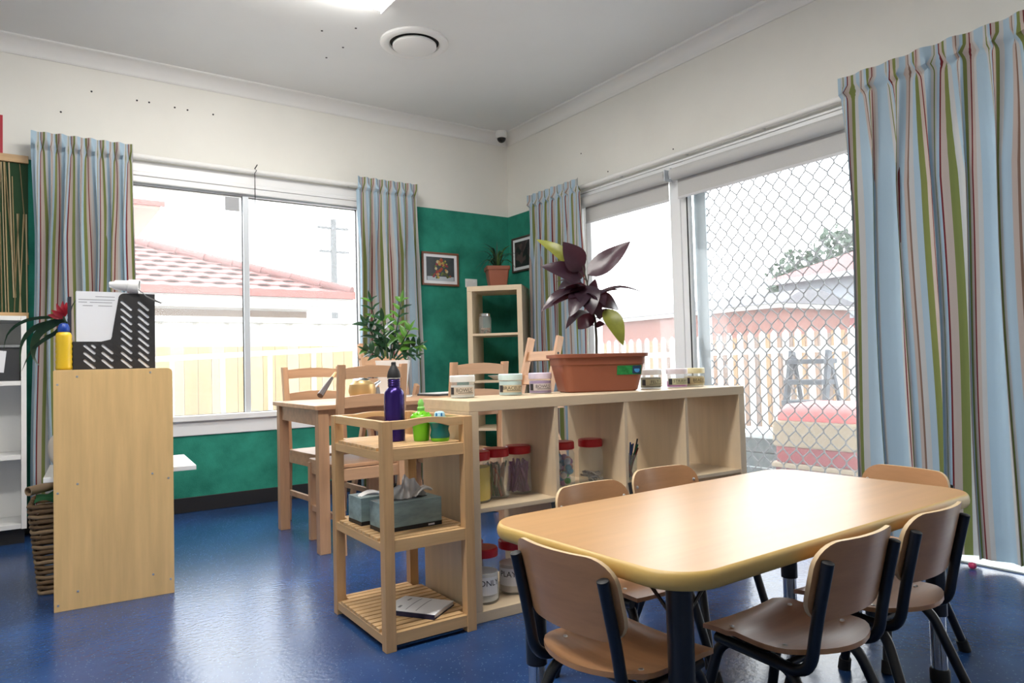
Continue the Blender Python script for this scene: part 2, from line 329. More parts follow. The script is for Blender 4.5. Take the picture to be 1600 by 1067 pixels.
px_, pz_ = .0855, .109; xm = WX+.09
yk = 2.069+.0855*0
cols = []
k = -20
ys = [2.069 + i*px_/2 for i in range(-12, 23)]
for i, yc in enumerate(ys):
    if yc < 1.60 or yc > 2.985: continue
    path = []; z = 1.163 - 11*pz_; s_ = (i % 2)*2-1; kk = 0
    # each strand zigzags half a cell to either side and runs straight through the knots
    while z < DZ1-.07:
        ph = 1 if (kk % 2 == 0) else -1
        yy = yc + ph*s_*px_/4*.94
        if z > .06: path += [(xm+.002*ph, yy, z-.009), (xm+.002*ph, yy, z+.009)]
        z += pz_/2; kk += 1
    MB().tube(path, .0042, 6).build('mesh_wire', M_wire, door)
# second fixed leaf behind the big curtain
MB().box((WX+.06, DY0+.05, .045), (WX+.066, 1.55, DZ1-.05)).build('pane', M_pane_d, w2)
# door track on the floor
struct(MB().box((WX-.155, DY0, 0.0001), (WX+.12, DY1-.05, .008)).build('trim_5', mat('threshold', (.5,.56,.55), .4), bevel=.002), 'pale threshold strip under the sliding door', 'trim')
th = MB(); th.box((WX-.022, DY0-.05, DZ1-.005), (WX-.0002, DY1+.06, DZ1+.03)); th.box((WX-.03, DY0-.05, DZ1+.03), (WX-.0002, DY1+.06, DZ1+.045)); th.box((WX-.02, DY1, 0), (WX-.0002, DY1+.06, DZ1))
struct(th.build('trim_6', M_white, bevel=.003), 'white architrave over the sliding door', 'trim')

# ------------------------------------------------------------------ roller blinds
def blind(y0, y1, zb, lab, rx):
    b = thing('roller_blind', lab, 'blind', (WX-.05, (y0+y1)/2, 0), 0, 'roller blinds over the right wall glazing'); h = (y1-y0)/2
    MB().tube([(0, -h, 2.134), (0, h, 2.134)], .040, 20).build('roller', M_blind, b, smooth=40)
    MB().box((.028, -h+.015, zb), (.031, h-.015, 2.14)).build('fabric', M_blind, b)
    MB().box((.024, -h+.015, zb-.012), (.035, h-.015, zb+.004)).build('bottom_bar', mat('blind_bar', (.6,.6,.62), .4), b, bevel=.002)
    for s in (-1, 1): MB().box((-.03, s*h-.004, 2.10), (.045, s*h+.004, 2.175)).build('bracket', M_alu, b, bevel=.002)
blind(3.165, 4.03, 1.985, 'grey roller blind over the narrow window beside the plant', .01)
blind(1.20, 3.115, 1.985, 'wide grey roller blind over the mesh screen door', .01)

# ------------------------------------------------------------------ curtains on rods
def rod(name, a, b, lab, wall):
    t = thing(name, lab, 'curtain rod', a, 0); a, b = Vector(a), Vector(b); d = b-a
    MB().tube([(0,0,0), d], .017, 16).build('pole', M_corn, t, smooth=40)
    for f in wall[1]:
        q = d*f; MB().tube([q, q + Vector(wall[0])], .007, 8).lathe([(.0,0)], n=3).build('bracket', M_chrome, t) if False else MB().tube([q, q+Vector(wall[0])], .007, 8).build('bracket', M_chrome, t, smooth=40)
rod('curtain_rod', (0.07, WY-.060, 2.318), (2.55, WY-.060, 2.318), 'cream curtain pole over the back window', ((0, .0595, 0), (.02, .515, .80, .98)))
rod('curtain_rod', (WX-.060, 4.57, 2.250), (WX-.060, .85, 2.250), 'long cream curtain pole over the screen door', ((.0595, 0, 0), (.01, .252, .415, .57, .98)))
def curtain(lab, a, b, nrm, zt, zb, npl, fab, off, amp=.045, flare=0.0, seed=1):
    a, b = Vector((*a, 0)), Vector((*b, 0)); nrm = Vector((*nrm, 0)); rn = random.Random(seed)
    base = (a+b)/2; NU = npl*14; NV = 30; W = (b-a).length
    jit = [rn.uniform(-.28, .28) for _ in range(npl+1)]; am = [rn.uniform(.65, 1.25) for _ in range(npl+1)]
    verts = []; uv = []; mb = MB()
    zr = [0, .02, .045, .07, .085, .10, .115, .13, .16, .2] + [.2+(i+1)/(NV-9)*.8*1 for i in range(NV-9)]
    H = zt-zb; zs = [min(1, z_/1.0) for z_ in zr]
    for j, zz in enumerate(zs):
        dz = zz*H if zz > .2 else zz*H if False else zz*1.0*min(1, H)
        if zz > .2: dz = .2*min(1, H) + (zz-.2)/.8*(H-.2*min(1, H))
        pin = math.exp(-((dz-.085)/.022)**2); lower = min(1, max(0, (dz-.09)/.5))
        for i in range(NU+1):
            u = i/NU; ph = u*npl; k = int(min(ph, npl-1e-6)); fr_ = ph-k
            j0, j1 = jit[k], jit[k+1]; A = am[k]*(1-fr_)+am[k+1]*fr_
            w_ = ph + (j0*(1-fr_)+j1*fr_)*lower*.6
            s_ = math.sin(2*PI*w_)
            if dz < .09: d_ = (.012+.010*math.cos(2*PI*w_*1.0))*1.2*A + .030*pin*s_
            else: d_ = amp*A*(.35+.65*lower)*(s_*.72 + .28*math.sin(4*PI*w_+.8*lower*2+seed))
            sx = .38*(W/npl)*lower*math.cos(2*PI*w_)*.5 + .25*(W/npl)*pin*math.sin(4*PI*w_)*.4
            widen = 1 + flare*lower
            along = (u-.5)*W*widen + sx + .012*math.sin(dz*2.3+k*1.7)*lower
            p = (b-a).normalized()*along + nrm*(d_) + Vector((0, 0, zt-dz + (.006*math.sin(2*PI*w_) if j == len(zs)-1 else 0)))
            verts.append(p); uv.append((off + u*fab/.43, dz))
    nrow = len(zs); mb.v = verts
    for j in range(nrow-1):
        for i in range(NU): q = j*(NU+1)+i; mb.f.append((q, q+1, q+NU+2, q+NU+1))
    o = mb.build('curtain', M_curt, None, smooth=60, uvfn=uv); o.location = (base.x, base.y, 0)
    return tag(o, lab, 'curtain', 'striped curtains on both walls')
curtain('striped curtain left of the back window beside the bamboo panel', (.045, WY-.13), (.575, WY-.13), (0,-1), 2.365, .03, 7, 1.5, .0, .052, .02, 3)
curtain('striped curtain right of the back window behind the leafy plant', (2.065, WY-.13), (2.57, WY-.13), (0,-1), 2.365, .04, 7, 1.5, .02, .050, .05, 5)
curtain('striped curtain in the corner behind the purple leaved plant', (WX-.125, 4.59), (WX-.125, 3.95), (-1,0), 2.30, .03, 8, 1.7, .55, .046, .03, 8)
curtain('large striped curtain drawn over the right of the screen door', (WX-.16, 1.90), (WX-.16, .72), (-1,0), 2.31, .035, 9, 2.4, .12, .060, -.01, 11)
# black cord hooked on the back pole
cp = fy(398, 266, WY-.09)
cord = thing('blind_cord', 'thin black cord hooked over the back curtain pole', 'cord', (cp.x, WY-.09, 2.30), 0)
MB().tube([(0,0,-.22), (0,0,0), (.012,0,.02), (.0,0,.036), (-.012,0,.02), (0,0,0.004)], .0028, 6).build('string', M_black, cord)
MB().tube([(0,0,.03), (.018,0,.062)], .004, 6).build('hook', M_black, cord)

# ------------------------------------------------------------------ ceiling fittings
M_tube_on = emis('lit_diffuser', (1.0, .97, .92), LAMP)
def fitting(x1, y1, lab, L=1.2, W=.30):
    t = thing('ceiling_light', lab, 'ceiling light', (x1-L/2, y1-W/2, CH), 0, 'fluorescent ceiling fittings')
    MB().box((-L/2, -W/2, -.018), (L/2, W/2, -.0001)).build('base_tray', M_white, t, bevel=.004)
    pr = [(-W/2+.008, -.018), (-W/2+.012, -.055), (-W/2+.03, -.064), (W/2-.03, -.064), (W/2-.012, -.055), (W/2-.008, -.018)]
    MB().prism(pr, lambda y, z: (-L/2+.012, y, z), lambda y, z: (L/2-.012, y, z)).build('diffuser', M_tube_on, t)
    for s in (-1, 1): MB().box((s*(L/2-.006)-.006, -W/2, -.068), (s*(L/2-.006)+.006, W/2, -.0001)).build('end_cap', M_white, t, bevel=.003)
fitting(1.645, 3.53, 'lit fluorescent ceiling fitting near the round vent')
fitting(0.10, 1.75, 'added fluorescent fill light over the left of the room, out of view')  # unseen fitting, added to brighten the cabinet side of the room
fitting(1.645, 1.75, 'added fluorescent fill light over the low table, out of view')  # also added out of view, lifts the shelf and stand fronts
v = thing('ceiling_vent', 'round white air vent in the ceiling', 'vent', (2.015, 3.865, CH), 0)
ring = [(.212, -.0001), (.212, -.012), (.200, -.020), (.178, -.024), (.158, -.016), (.150, -.0001)]
MB().loft([[Vector((a*math.cos(2*PI*j/40), a*math.sin(2*PI*j/40), z)) for a, z in ring] for j in range(40)], False, True).build('outer_ring', M_corn, v, smooth=40)
MB().lathe([(.151, -.003), (.151, -.0005)], n=40).build('throat', mat('vent_throat', (.03,.03,.03), .9), v)
MB().lathe([(.128, -.012), (.136, -.018), (.136, -.03), (.128, -.036)], n=40).build('disc', M_corn, v, smooth=40)
c_ = thing('dome_camera', 'small dome security camera in the ceiling corner', 'camera', (3.418, 4.975, CH-.012), 0)
MB().lathe([(.050, .0119), (.052, -.02), (.048, -.045), (.040, -.048)], n=28).build('housing', M_corn, c_, smooth=40)
MB().lathe([(.039, -.046)] + [(.038*math.cos(R(a)), -.048-.038*math.sin(R(a))) for a in range(0, 90, 15)] + [(.001, -.086)], n=24).build('dome', mat('smoked_dome', (.01,.01,.012), .08), c_, smooth=50)

# ================================================================== FURNITURE
# ---- child table
def tbl():
    t = thing('activity_table', 'low beech table with rounded corners and mustard edge', 'table', (1.574, 1.190, 0), R(1.0))
    W, D, Rr, zt, th = 1.25, .64, .10, .53, .036
    MB().slab(rrect(W-.012, D-.012, Rr-.006, 10), zt-th+.003, zt).build('tabletop', M_top, t)
    out = []
    for k in range(9):
        a = R(-90+180*k/8); out.append((.010*math.cos(a), zt-th/2+th/2*math.sin(a)*.995))
    loop = rrect(W-.012, D-.012, Rr-.006, 10); rings = []; n = len(loop)
    for i in range(n):
        p0, p1 = Vector(loop[i-1]), Vector(loop[(i+1) % n]); d = (p1-p0).normalized(); nn = Vector((d.y, -d.x))
        c = Vector(loop[i]); rings.append([Vector((c.x+nn.x*o, c.y+nn.y*o, z)) for o, z in out] + [Vector((c.x-nn.x*.004, c.y-nn.y*.004, zt-th/2))])
    MB().loft(rings, False, True).build('edge_band', M_edge, t, smooth=50)
    for sx in (-1, 1):
        for sy in (-1, 1):
            x, y = sx*(W/2-.09), sy*(D/2-.09)
            l = MB().lathe([(.026, .185), (.026, zt-th)], (x, y, 0), 20).build('leg', M_tube, t, smooth=40)
            MB().lathe([(.021, .02), (.021, .185)], (x, y, 0), 18).build('chrome_shaft', M_chrome, l, smooth=40)
            MB().lathe([(.022, 0), (.026, .003), (.026, .03), (.023, .036)], (x, y, 0), 18).build('foot', M_rubber, l, smooth=40)
            for a in (0, 1):   # thin braces under the top
                dx, dy = (-sx*.11, 0) if a else (0, -sy*.11)
                MB().tube([(x, y, zt-.13), (x+dx, y+dy, zt-th)], .004, 6).build('brace', M_tube, l)
tbl()
# ---- stacking child chair, faces +y
def make_chair():
    t = thing('child_chair', '', 'chair', (0,0,0), 0, 'beech child chairs around the low table')
    # seat: rounded rear, straight front that rolls down
    def outline(s):
        pts = []
        for k in range(9): a = R(180+180*k/8); pts.append((.150*math.cos(a), -.055+.105*math.sin(a)))
        pts += [(.150, .10), (.140, .135), (-.140, .135), (-.150, .10)]
        return pts
    zsurf = lambda x, y: .300 + .014*(x/.15)**2*(1 if y < .06 else .5) - .010*math.exp(-((y+.03)/.09)**2) - (.9*max(0, y-.085)**1.6) + .010*max(0, (-y-.08)/.08)
    NU, NV = 16, 18; top = []; 
    def hw(y):
        if y < -.055: return .150*math.sqrt(max(0.0, 1-((y+.055)/-.105)**2))
        return .150 if y < .09 else .150-.010*((y-.09)/.045)**2
    mb = MB(); rows = []
    for j in range(NV+1):
        y = -.1595 + (.1595+.140)*(1-math.cos(PI*j/NV))/2; h = max(.012, hw(y)); rows.append([(x := (2*i/NU-1)*h, y, zsurf(x, y)) for i in range(NU+1)])
    n = (NU+1)*(NV+1)
    for dz in (0, -.011):
        for r_ in rows: mb.v += [Vector((p[0], p[1], p[2]+dz)) for p in r_]
    for j in range(NV):
        for i in range(NU):
            a = j*(NU+1)+i; mb.f.append((a, a+1, a+NU+2, a+NU+1)); mb.f.append((n+a, n+a+NU+1, n+a+NU+2, n+a+1))
    rim = [i for i in range(NU+1)] + [j*(NU+1)+NU for j in range(1, NV+1)] + [NV*(NU+1)+i for i in range(NU-1, -1, -1)] + [j*(NU+1) for j in range(NV-1, 0, -1)]
    for a, b in zip(rim, rim[1:]+rim[:1]): mb.f.append((a, n+a, n+b, b))
    seat = mb.build('seat', M_seat, t, smooth=50)
    for sx in (-1, 1):
        for yy in (-.06, .075): MB().lathe([(.006, 0), (.005, .003), (.001, .004)], (sx*.115, yy, zsurf(sx*.115, yy)-.0005), 8).build('screw', M_screw, seat)
    # backrest: curved ply with rounded corners, leaning back
    poly = rrect(.305, .175, .055, 7); BN = len(poly)
    lean = R(13)
    def bp(x, z, o):   # o = offset towards the rear
        y = -.170 + .030*(x/.15)**2 - o; zz = .457+z*math.cos(lean); return Vector((x, y - z*math.sin(lean), zz))
    mb = MB(); front = []
    NX, NZ = 16, 8; half = .0875
    def hx(z):
        e = abs(z)-(half-.055); return .1525 if e <= 0 else .0975+math.sqrt(max(0, .055**2-e*e))
    n = (NX+1)*(NZ*2+1); zz_ = [-half*math.cos(PI*j/(NZ*2)) for j in range(NZ*2+1)]
    for o in (0, .010):
        for z in zz_:
            for i in range(NX+1): mb.v.append(bp((2*i/NX-1)*hx(z*.9995), z, o))
    NR = NZ*2
    for j in range(NR):
        for i in range(NX):
            a = j*(NX+1)+i; mb.f.append((a, a+1, a+NX+2, a+NX+1)); mb.f.append((n+a, n+a+NX+1, n+a+NX+2, n+a+1))
    rim = [i for i in range(NX+1)] + [j*(NX+1)+NX for j in range(1, NR+1)] + [NR*(NX+1)+i for i in range(NX-1, -1, -1)] + [j*(NX+1) for j in range(NR-1, 0, -1)]
    for a, b in zip(rim, rim[1:]+rim[:1]): mb.f.append((a, n+a, n+b, b))
    back = mb.build('backrest', M_seat, t, smooth=45)
    back.data.materials.append(M_ply_edge)
    for k in range(len(rim)): back.data.polygons[len(back.data.polygons)-1-k].material_index = 1
    for sx in (-1, 1):
        for z in (-.045, .035):
            p = bp(sx*.134, z, -.001); MB().lathe([(.006, 0), (.005, .003), (.001, .004)], n=8).xf(Matrix.Translation(p) @ Matrix.Rotation(R(-90), 4, 'X')).build('screw', M_screw, back)
    # tubular frame
    r_ = .0125
    for sx in (-1, 1):
        x = sx*.136; q = bp(x, .046, .010+r_); lo = bp(x, -.075, .010+r_)
        k = (q-lo).normalized(); bot = Vector((x, -.115, .262))
        p = MB().tube(arc_path([q, lo - k*.02, bot + Vector((0,-.015,.0)), (sx*.125, .11, .272)], .055, 8), r_, 12).build('back_post', M_tube, t, smooth=40)
        MB().lathe([(r_*.96, 0), (r_, .002), (r_*.7, .004)], n=12).xf(Matrix.Translation(q) @ k.to_track_quat('Z','Y').to_matrix().to_4x4()).build('end_plug', M_rubber, p, smooth=40)
        f = MB().tube(arc_path([(sx*.100, -.02, .270), (sx*.118, .105, .270), (sx*.150, .165, .018)], .05, 8), r_, 12).build('leg', M_tube, t, smooth=40)
        MB().tube([(sx*.1515, .167, 0), (sx*.148, .160, .034)], [.0175, .0165], 12).build('foot', M_rubber, f, smooth=40)
        b = MB().tube(arc_path([(sx*.108, .02, .262), (sx*.120, -.085, .258), (sx*.160, -.175, .018)], .06, 8), r_, 12).build('leg', M_tube, t, smooth=40)
        MB().tube([(sx*.1615, -.178, 0), (sx*.157, -.168, .034)], [.0175, .0165], 12).build('foot', M_rubber, b, smooth=40)
    for yy in (-.07, .07): MB().tube([(-.118, yy, .266), (.118, yy, .266)], .009, 10).build('cross_bar', M_tube, t, smooth=40)
    return t
ch = make_chair()
spots = [((1.072, 1.150), -90+2, 'beech child chair at the near left end of the low table'),
         ((1.455, .990), 1, 'beech child chair on the near long side, left of two'),
         ((1.835, 1.003), 2, 'beech child chair on the near long side, right of two'),
         ((2.235, 1.205), 90-9, 'beech child chair at the far right end in front of the big curtain'),
         ((1.450, 1.495), 180+3, 'beech child chair on the far side, in front of the empty jar'),
         ((1.835, 1.570), 180-3, 'beech child chair on the far side, in front of the pencil cup')]
for i, ((x, y), a, lab) in enumerate(spots):
    o = ch if i == 0 else copy_tree(ch)
    o.location = (x, y, 0); o.rotation_euler = (0, 0, R(a)); o['label'] = lab

# ---- cube shelving unit
SH = thing('cube_shelf', 'long pale birch cube shelf without a back, eight cells', 'shelf', (1.312, 2.158, 0), R(-2.0))
L_, D_, H_, t0, t1 = 1.49, .39, .79, .0385, .016
MB().box((0,0,H_-t0), (L_, D_, H_)).build('top_panel', M_birchx, SH, bevel=.0015)
MB().box((0,0,0), (L_, D_, t0)).build('bottom_panel', M_birchx, SH, bevel=.0015)
for x in (0, L_-t0): 
    s_ = MB().box((x, 0, t0+.0002), (x+t0, D_, H_-t0-.0002)).build('side_panel', M_birchz, SH, bevel=.0015)
    for yy in (.05, D_-.05): MB().lathe([(.005, 0), (.005, .0015)], n=8).xf(Matrix.Translation((x-.0002 if x == 0 else x+t0+.0002, yy, H_-.062)) @ Matrix.Rotation(R(90), 4, 'Y')).build('cam_cover', mat('cam_dot', (.2,.15,.1), .6), s_)
cw = (L_-2*t0-3*t1)/4
for k in range(1, 4):
    x = t0 + k*cw + (k-1)*t1; MB().box((x, 0.002, t0+.0002), (x+t1, D_-.002, H_-t0-.0002)).build('divider', M_birchz, SH, bevel=.001)
for k in range(4):
    x = t0 + k*(cw+t1); MB().box((x+.0002, .003, .387), (x+cw-.0002, D_-.003, .403)).build('shelf_board', M_birchx, SH, bevel=.001)
SHM = Matrix.Translation((1.312, 2.158, 0)) @ Matrix.Rotation(R(-2.0), 4, 'Z')

# ---- slatted trolley shelf
TRX, TRY = 0.958, 2.118
tr_ = thing('slatted_stand', 'narrow pine three tier stand with slatted shelves', 'stand', (TRX, TRY, 0), R(-1.0))
TW, TD, TH, lg = .338, .486, .742, .036
for x in (0, TW-lg):
    for y in (0, TD-lg): MB().box((x, y, 0), (x+lg, y+lg, TH)).build('leg', M_pinez, tr_, bevel=.0015)
arch = [(lg, .7135), (.09, .7135)] + [(.09+.16*k/10, .7135+.016*math.sin(PI*k/10)) for k in range(1, 10)] + [(.25, .7135), (TW-lg, .7135), (TW-lg, .742)] + [(.25-.16*k/10, .742+.006*math.sin(PI*k/10)) for k in range(0, 11)] + [(lg, .742)]
for y in (0.004, TD-.024):
    MB().prism(arch, lambda x, z: (x, y, z), lambda x, z: (x, y+.02, z)).build('handle_rail', M_pinex, tr_, bevel=.001)
for x in (.004, TW-.024): MB().box((x, lg, .7135), (x+.02, TD-lg, .742)).build('side_rail', M_piney, tr_, bevel=.001)
for zt in (.652, .356, .059):
    for y in (0.003, TD-.023): MB().box((lg, y, zt-.040), (TW-lg, y+.02, zt-.0005)).build('shelf_rail', M_pinex, tr_, bevel=.001)
    for x in (0.003, TW-.023): MB().box((x, lg, zt-.040), (x+.02, TD-lg, zt-.011)).build('shelf_rail', M_piney, tr_, bevel=.001)
    ns = 12; y0, y1 = .026, TD-.026; pit = (y1-y0)/ns
    for k in range(ns):
        yy = y0+k*pit; xx0, xx1 = (lg+.001, TW-lg-.001) if (k == 0 or k == ns-1) else (.004, TW-.004)
        MB().box((xx0, yy+.0035, zt-.0105), (xx1, yy+pit-.0035, zt)).build('slat', M_pinex, tr_, bevel=.001)
TRM = Matrix.Translation((TRX, TRY, 0)) @ Matrix.Rotation(R(-1.0), 4, 'Z')

# ---- pine dining table and chairs at the back
PT = thing('dining_table', 'tall pine table under the back window', 'table', (1.19, 3.415, 0), R(-1.0)); TL, TDp, TZ = 1.18, .78, .740
MB().slab(rrect(TL, TDp, .012, 3, TL/2, TDp/2), TZ-.022, TZ).build('tabletop', M_redx, PT, bevel=.002)
for x in (.02, TL-.075):
    for y in (.02, TDp-.075): MB().box((x, y, 0), (x+.055, y+.055, TZ-.0225)).build('leg', M_redz, PT, bevel=.002)
for y in (.032, TDp-.052): MB().box((.075, y, TZ-.105), (TL-.075, y+.02, TZ-.0225)).build('apron', M_redx, PT, bevel=.001)
for x in (.032, TL-.052): MB().box((x, .075, TZ-.105), (x+.02, TDp-.075, TZ-.0225)).build('apron', M_redx, PT, bevel=.001)
def pine_chair(lab, loc, rz, h=.94, w=.40, d=.42):
    t = thing('pine_chair', lab, 'chair', loc, rz, 'pine chairs around the dining table'); s = .034; lean = .055
    yb = -d/2
    for sx in (-1, 1):
        x = sx*(w/2-s/2)
        MB().loft([[Vector((x+a*s/2, y0_+b*s/2, z)) for a, b in ((-1,-1),(1,-1),(1,1),(-1,1))] for y0_, z in ((yb-.03, 0), (yb, .42), (yb-.01, .6), (yb-lean, h))]).build('back_post', M_redz, t, bevel=.002)
        MB().box((x-s/2, d/2-s, 0), (x+s/2, d/2, .418)).build('leg', M_redz, t, bevel=.002)
        MB().box((x-.010, yb+s/2, .16), (x+.010, d/2-s, .19)).build('side_rung', M_redx, t, bevel=.001)
        MB().box((x-.010, yb+s/2, .36), (x+.010, d/2-s, .418)).build('seat_rail', M_redx, t, bevel=.001)
    for yy in (yb+.004, d/2-.026): MB().box((-w/2+s, yy-.010, .36), (w/2-s, yy+.012, .418)).build('seat_rail', M_redx, t, bevel=.001)
    MB().slab(rrect(w-.01, d-.02, .02, 4, 0, .018), .4185, .438).build('seat', M_redx, t, bevel=.003)
    def slat(zc, hh):
        n = 9; y = yb-lean*(zc-.6)/(h-.6)-.01; pl = [(-w/2+s+(w-2*s)*k/n, zc-hh/2 + .006*math.sin(PI*k/n)) for k in range(n+1)] + [(w/2-s-(w-2*s)*k/n, zc+hh/2+.012*math.sin(PI*k/n)) for k in range(n+1)]
        MB().prism(pl, lambda x, z: (x, y-.009, z), lambda x, z: (x, y+.009, z)).build('back_slat', M_redx, t, bevel=.001)
    slat(h-.045, .055); slat(h-.19, .055)
    return t
pine_chair('pine chair behind the purple bottle, its back to the viewer', (1.463, 3.595, 0), R(0), w=.37)
pine_chair('pine chair behind the white topped jars, its back to the viewer', (2.10, 3.59, 0), R(0), w=.37)
pine_chair('pine chair on the window side of the dining table', (1.545, 4.16, 0), R(180+4))
# taller A-frame high chairs
def high_chair(lab, loc, rz):
    t = thing('high_chair', lab, 'chair', loc, rz, 'tall A-frame high chairs'); h = 1.09; w = .30
    for sx in (-1, 1):
        x = sx*w/2
        MB().bar((x, .19, 0), (x, -.115, h), .026, .045, (0, 1, 0)).build('back_post', M_redz, t, bevel=.002)
        MB().bar((x+sx*.027, -.24, 0), (x+sx*.027, .10, .80), .026, .045, (0, 1, 0)).build('leg', M_redz, t, bevel=.002)
        MB().bar((x, -.12, .66), (x, .22, .66), .026, .03).build('arm_rest', M_redx, t, bevel=.002)
        for z in (.985, .62): MB().lathe([(.008, 0), (.008, .002)], n=8).xf(Matrix.Translation((x+sx*.0131, .19-.305*z/h, z)) @ Matrix.Rotation(R(90*sx), 4, 'Y')).build('bolt', M_black, t)
    for z, hh in ((.97, .06), (.82, .06), (.70, .06), (.22, .04)):
        y = .19-.305*z/h; MB().bar((-w/2+.013, y, z), (w/2-.013, y, z), .016, hh, (0, -.27, 1)).build('back_slat', M_redx, t, bevel=.001)
    MB().box((-w/2+.014, -.08, .50), (w/2-.014, .17, .518)).build('seat', M_redx, t, bevel=.002)
    MB().box((-w/2+.014, .05, .30), (w/2-.014, .22, .316)).build('foot_rest', M_redx, t, bevel=.002)
    return t
high_chair('tall slanted high chair beside the bookcase', (2.64, 3.57, 0), R(90))
high_chair('tall high chair behind the leafy plant near the window', (2.08, 4.50, 0), R(180))
# ---- bookcase in the corner
BK = thing('bookcase', 'narrow pale birch bookcase in the green corner', 'bookcase', (2.888, 4.742, 0), R(-45)); bw, bd, bh = .44, .39, 1.548
BKM = Matrix.Translation((2.888, 4.742, 0)) @ Matrix.Rotation(R(-45), 4, 'Z')
MB().box((0,0,bh-.04), (bw, bd, bh)).build('top_panel', M_birchx, BK, bevel=.0015); MB().box((0,0,0), (bw, bd, .04)).build('bottom_panel', M_birchx, BK, bevel=.0015)
for x in (0, bw-.04): MB().box((x, 0, .0402), (x+.04, bd, bh-.0402)).build('side_panel', M_birchz, BK, bevel=.0015)
for z in (.41, .785, 1.155): MB().box((.0402, .003, z), (bw-.0402, bd-.003, z+.018)).build('shelf_board', M_birchx, BK, bevel=.001)

# ---- maple cabinet at the left
ca = R(-4.2); CBM = Matrix.Translation((.101, 3.297, 0)) @ Matrix.Rotation(ca, 4, 'Z')
CB = thing('display_cabinet', 'maple laminate cabinet end with rounded top corners', 'cabinet', (.101, 3.297, 0), ca); cw_, chh = .424, .942
pan = [(0, 0), (cw_, 0)] + [(cw_-.018+.018*math.cos(R(a)), chh-.018+.018*math.sin(R(a))) for a in (0, 30, 60, 90)] + [(.018-.018*math.sin(R(a)), chh-.018+.018*math.cos(R(a))) for a in (60, 90)] 
pan[-2:] = [(.004, chh), (0, chh-.004)]
p1 = MB().prism(pan, lambda x, z: (x, 0, z), lambda x, z: (x, .018, z)).build('end_panel', M_lam, CB, bevel=.001)
for x, z in ((.014, .885), (.014, .46), (.014, .025), (.08, .915), (.34, .925), (.08, .49), (.345, .505), (.08, .07), (.345, .09), (.405, .48), (.41, .06)):
    MB().lathe([(.0045, 0), (.0045, .0015)], n=8).xf(Matrix.Translation((x, 0, z)) @ Matrix.Rotation(R(90), 4, 'X')).build('screw', M_screw, p1)
pan2 = rrect(cw_+.04, .06, .02)
MB().box((0, .86, 0), (cw_, .878, chh-.0)).build('end_panel', M_lam, CB, bevel=.012)
for z in (.4835, .90): MB().box((.02, .0182, z), (cw_-.02, .8598, z+.018)).build('shelf_board', M_lam, CB)
bd_ = tag(MB().box((-.035, .02, .502), (.515, .50, .522)).build('white_board', M_whitep, bevel=.002), 'white board laid through the maple cabinet, sticking out both sides', 'board'); bd_.location = (.101, 3.297, 0); bd_.rotation_euler = (0, 0, ca)

# ---- white bookcase at the far left, under the bamboo panel
WS = thing('white_shelf', 'white open shelf unit against the back wall, far left', 'shelf', (0, 4.775, 0), 0); xr = .022; xl = -.9
MB().box((xr-.025, 0, .082), (xr, .295, 1.262)).build('side_panel', M_whitep, WS, bevel=.001); MB().box((xl, 0, .082), (xl+.025, .295, 1.262)).build('side_panel', M_whitep, WS, bevel=.001)
for z in (.085, .465, .875, 1.237): MB().box((xl+.026, .0, z), (xr-.026, .29, z+.025)).build('shelf_board', M_whitep, WS, bevel=.001)
MB().box((xl+.01, .03, .0), (xr-.01, .28, .0845)).build('plinth', M_black, WS)
MB().box((xl+.026, .282, .111), (xr-.026, .290, 1.236)).build('back_panel', M_whitep, WS)

# ================================================================== SMALL THINGS
def on_shelf(x, y, z): return fz(x, y, z)
# ---- clear tubs on the cube shelf: label band with lettering, tinted contents
def tub(px, py, lab, fill, fillz, word, rz, labelcol=(.60,.52,.40), lid=(.80,.82,.84), r_=.049, h=.090, tint=None):
    p = fz(px, py, .7902); p.y = min(p.y, 2.47 - .035*(p.x-1.31)); 
    t = thing('craft_tub', lab, 'tub', (p.x, p.y, .7902), rz, 'clear craft tubs on the cube shelf')
    MB().lathe([(r_*.93, .0), (r_, .004), (r_, h-.026), (r_*.96, h-.024)], n=28).build('body', M_clear, t, smooth=40)
    MB().lathe([(r_*.95, .004), (r_*.95, fillz)], n=28).build('filling', mat('fill_'+lab[:22], fill, .7), t, smooth=40)
    MB().lathe([(r_*1.02, h-.026), (r_*1.04, h-.023), (r_*1.04, h-.003), (r_*.98, h)], n=28).build('lid', mat('tub_lid_%.2f' % lid[0], lid, .35), t, smooth=40)
    # curved paper label on the viewer's side
    a0 = YAW+PI-rz; rr = r_+.0008; half = 1.15
    mb = MB().grid(lambda u, v: (rr*math.cos(a0-half+2*half*u), rr*math.sin(a0-half+2*half*u), .014+.030*v), 14, 1)
    lb = mb.build('label', mat('tub_label%.2f' % labelcol[0], labelcol, .7), t)
    bk = MB().grid(lambda u, v: ((rr+.0004)*math.cos(a0-half*.95+.42*u), (rr+.0004)*math.sin(a0-half*.95+.42*u), .015+.028*v), 5, 1)
    bk.build('label_block', M_ink, lb)
    def bend(me):
        for v_ in me.vertices:
            a = a0 + .22 + v_.co.x/rr; d = rr+.0006+v_.co.y*0; v_.co = Vector((d*math.cos(a), d*math.sin(a), .031+v_.co.z))
    o = text_mesh('lettering', word, .020, M_ink, lb, Matrix.Rotation(R(90), 4, 'X'), 0); bend(o.data)
    for k, zz in enumerate((.020,)):
        MB().grid(lambda u, v: ((rr+.0006)*math.cos(a0-.3+1.3*u), (rr+.0006)*math.sin(a0-.3+1.3*u), zz+.002*v), 8, 1).build('print_line', M_ink, lb)
tub(723, 621.5, 'white lidded craft tub at the left end of the cube shelf', (.78,.78,.76), .05, 'BOWLS', 0, (.55,.47,.38))
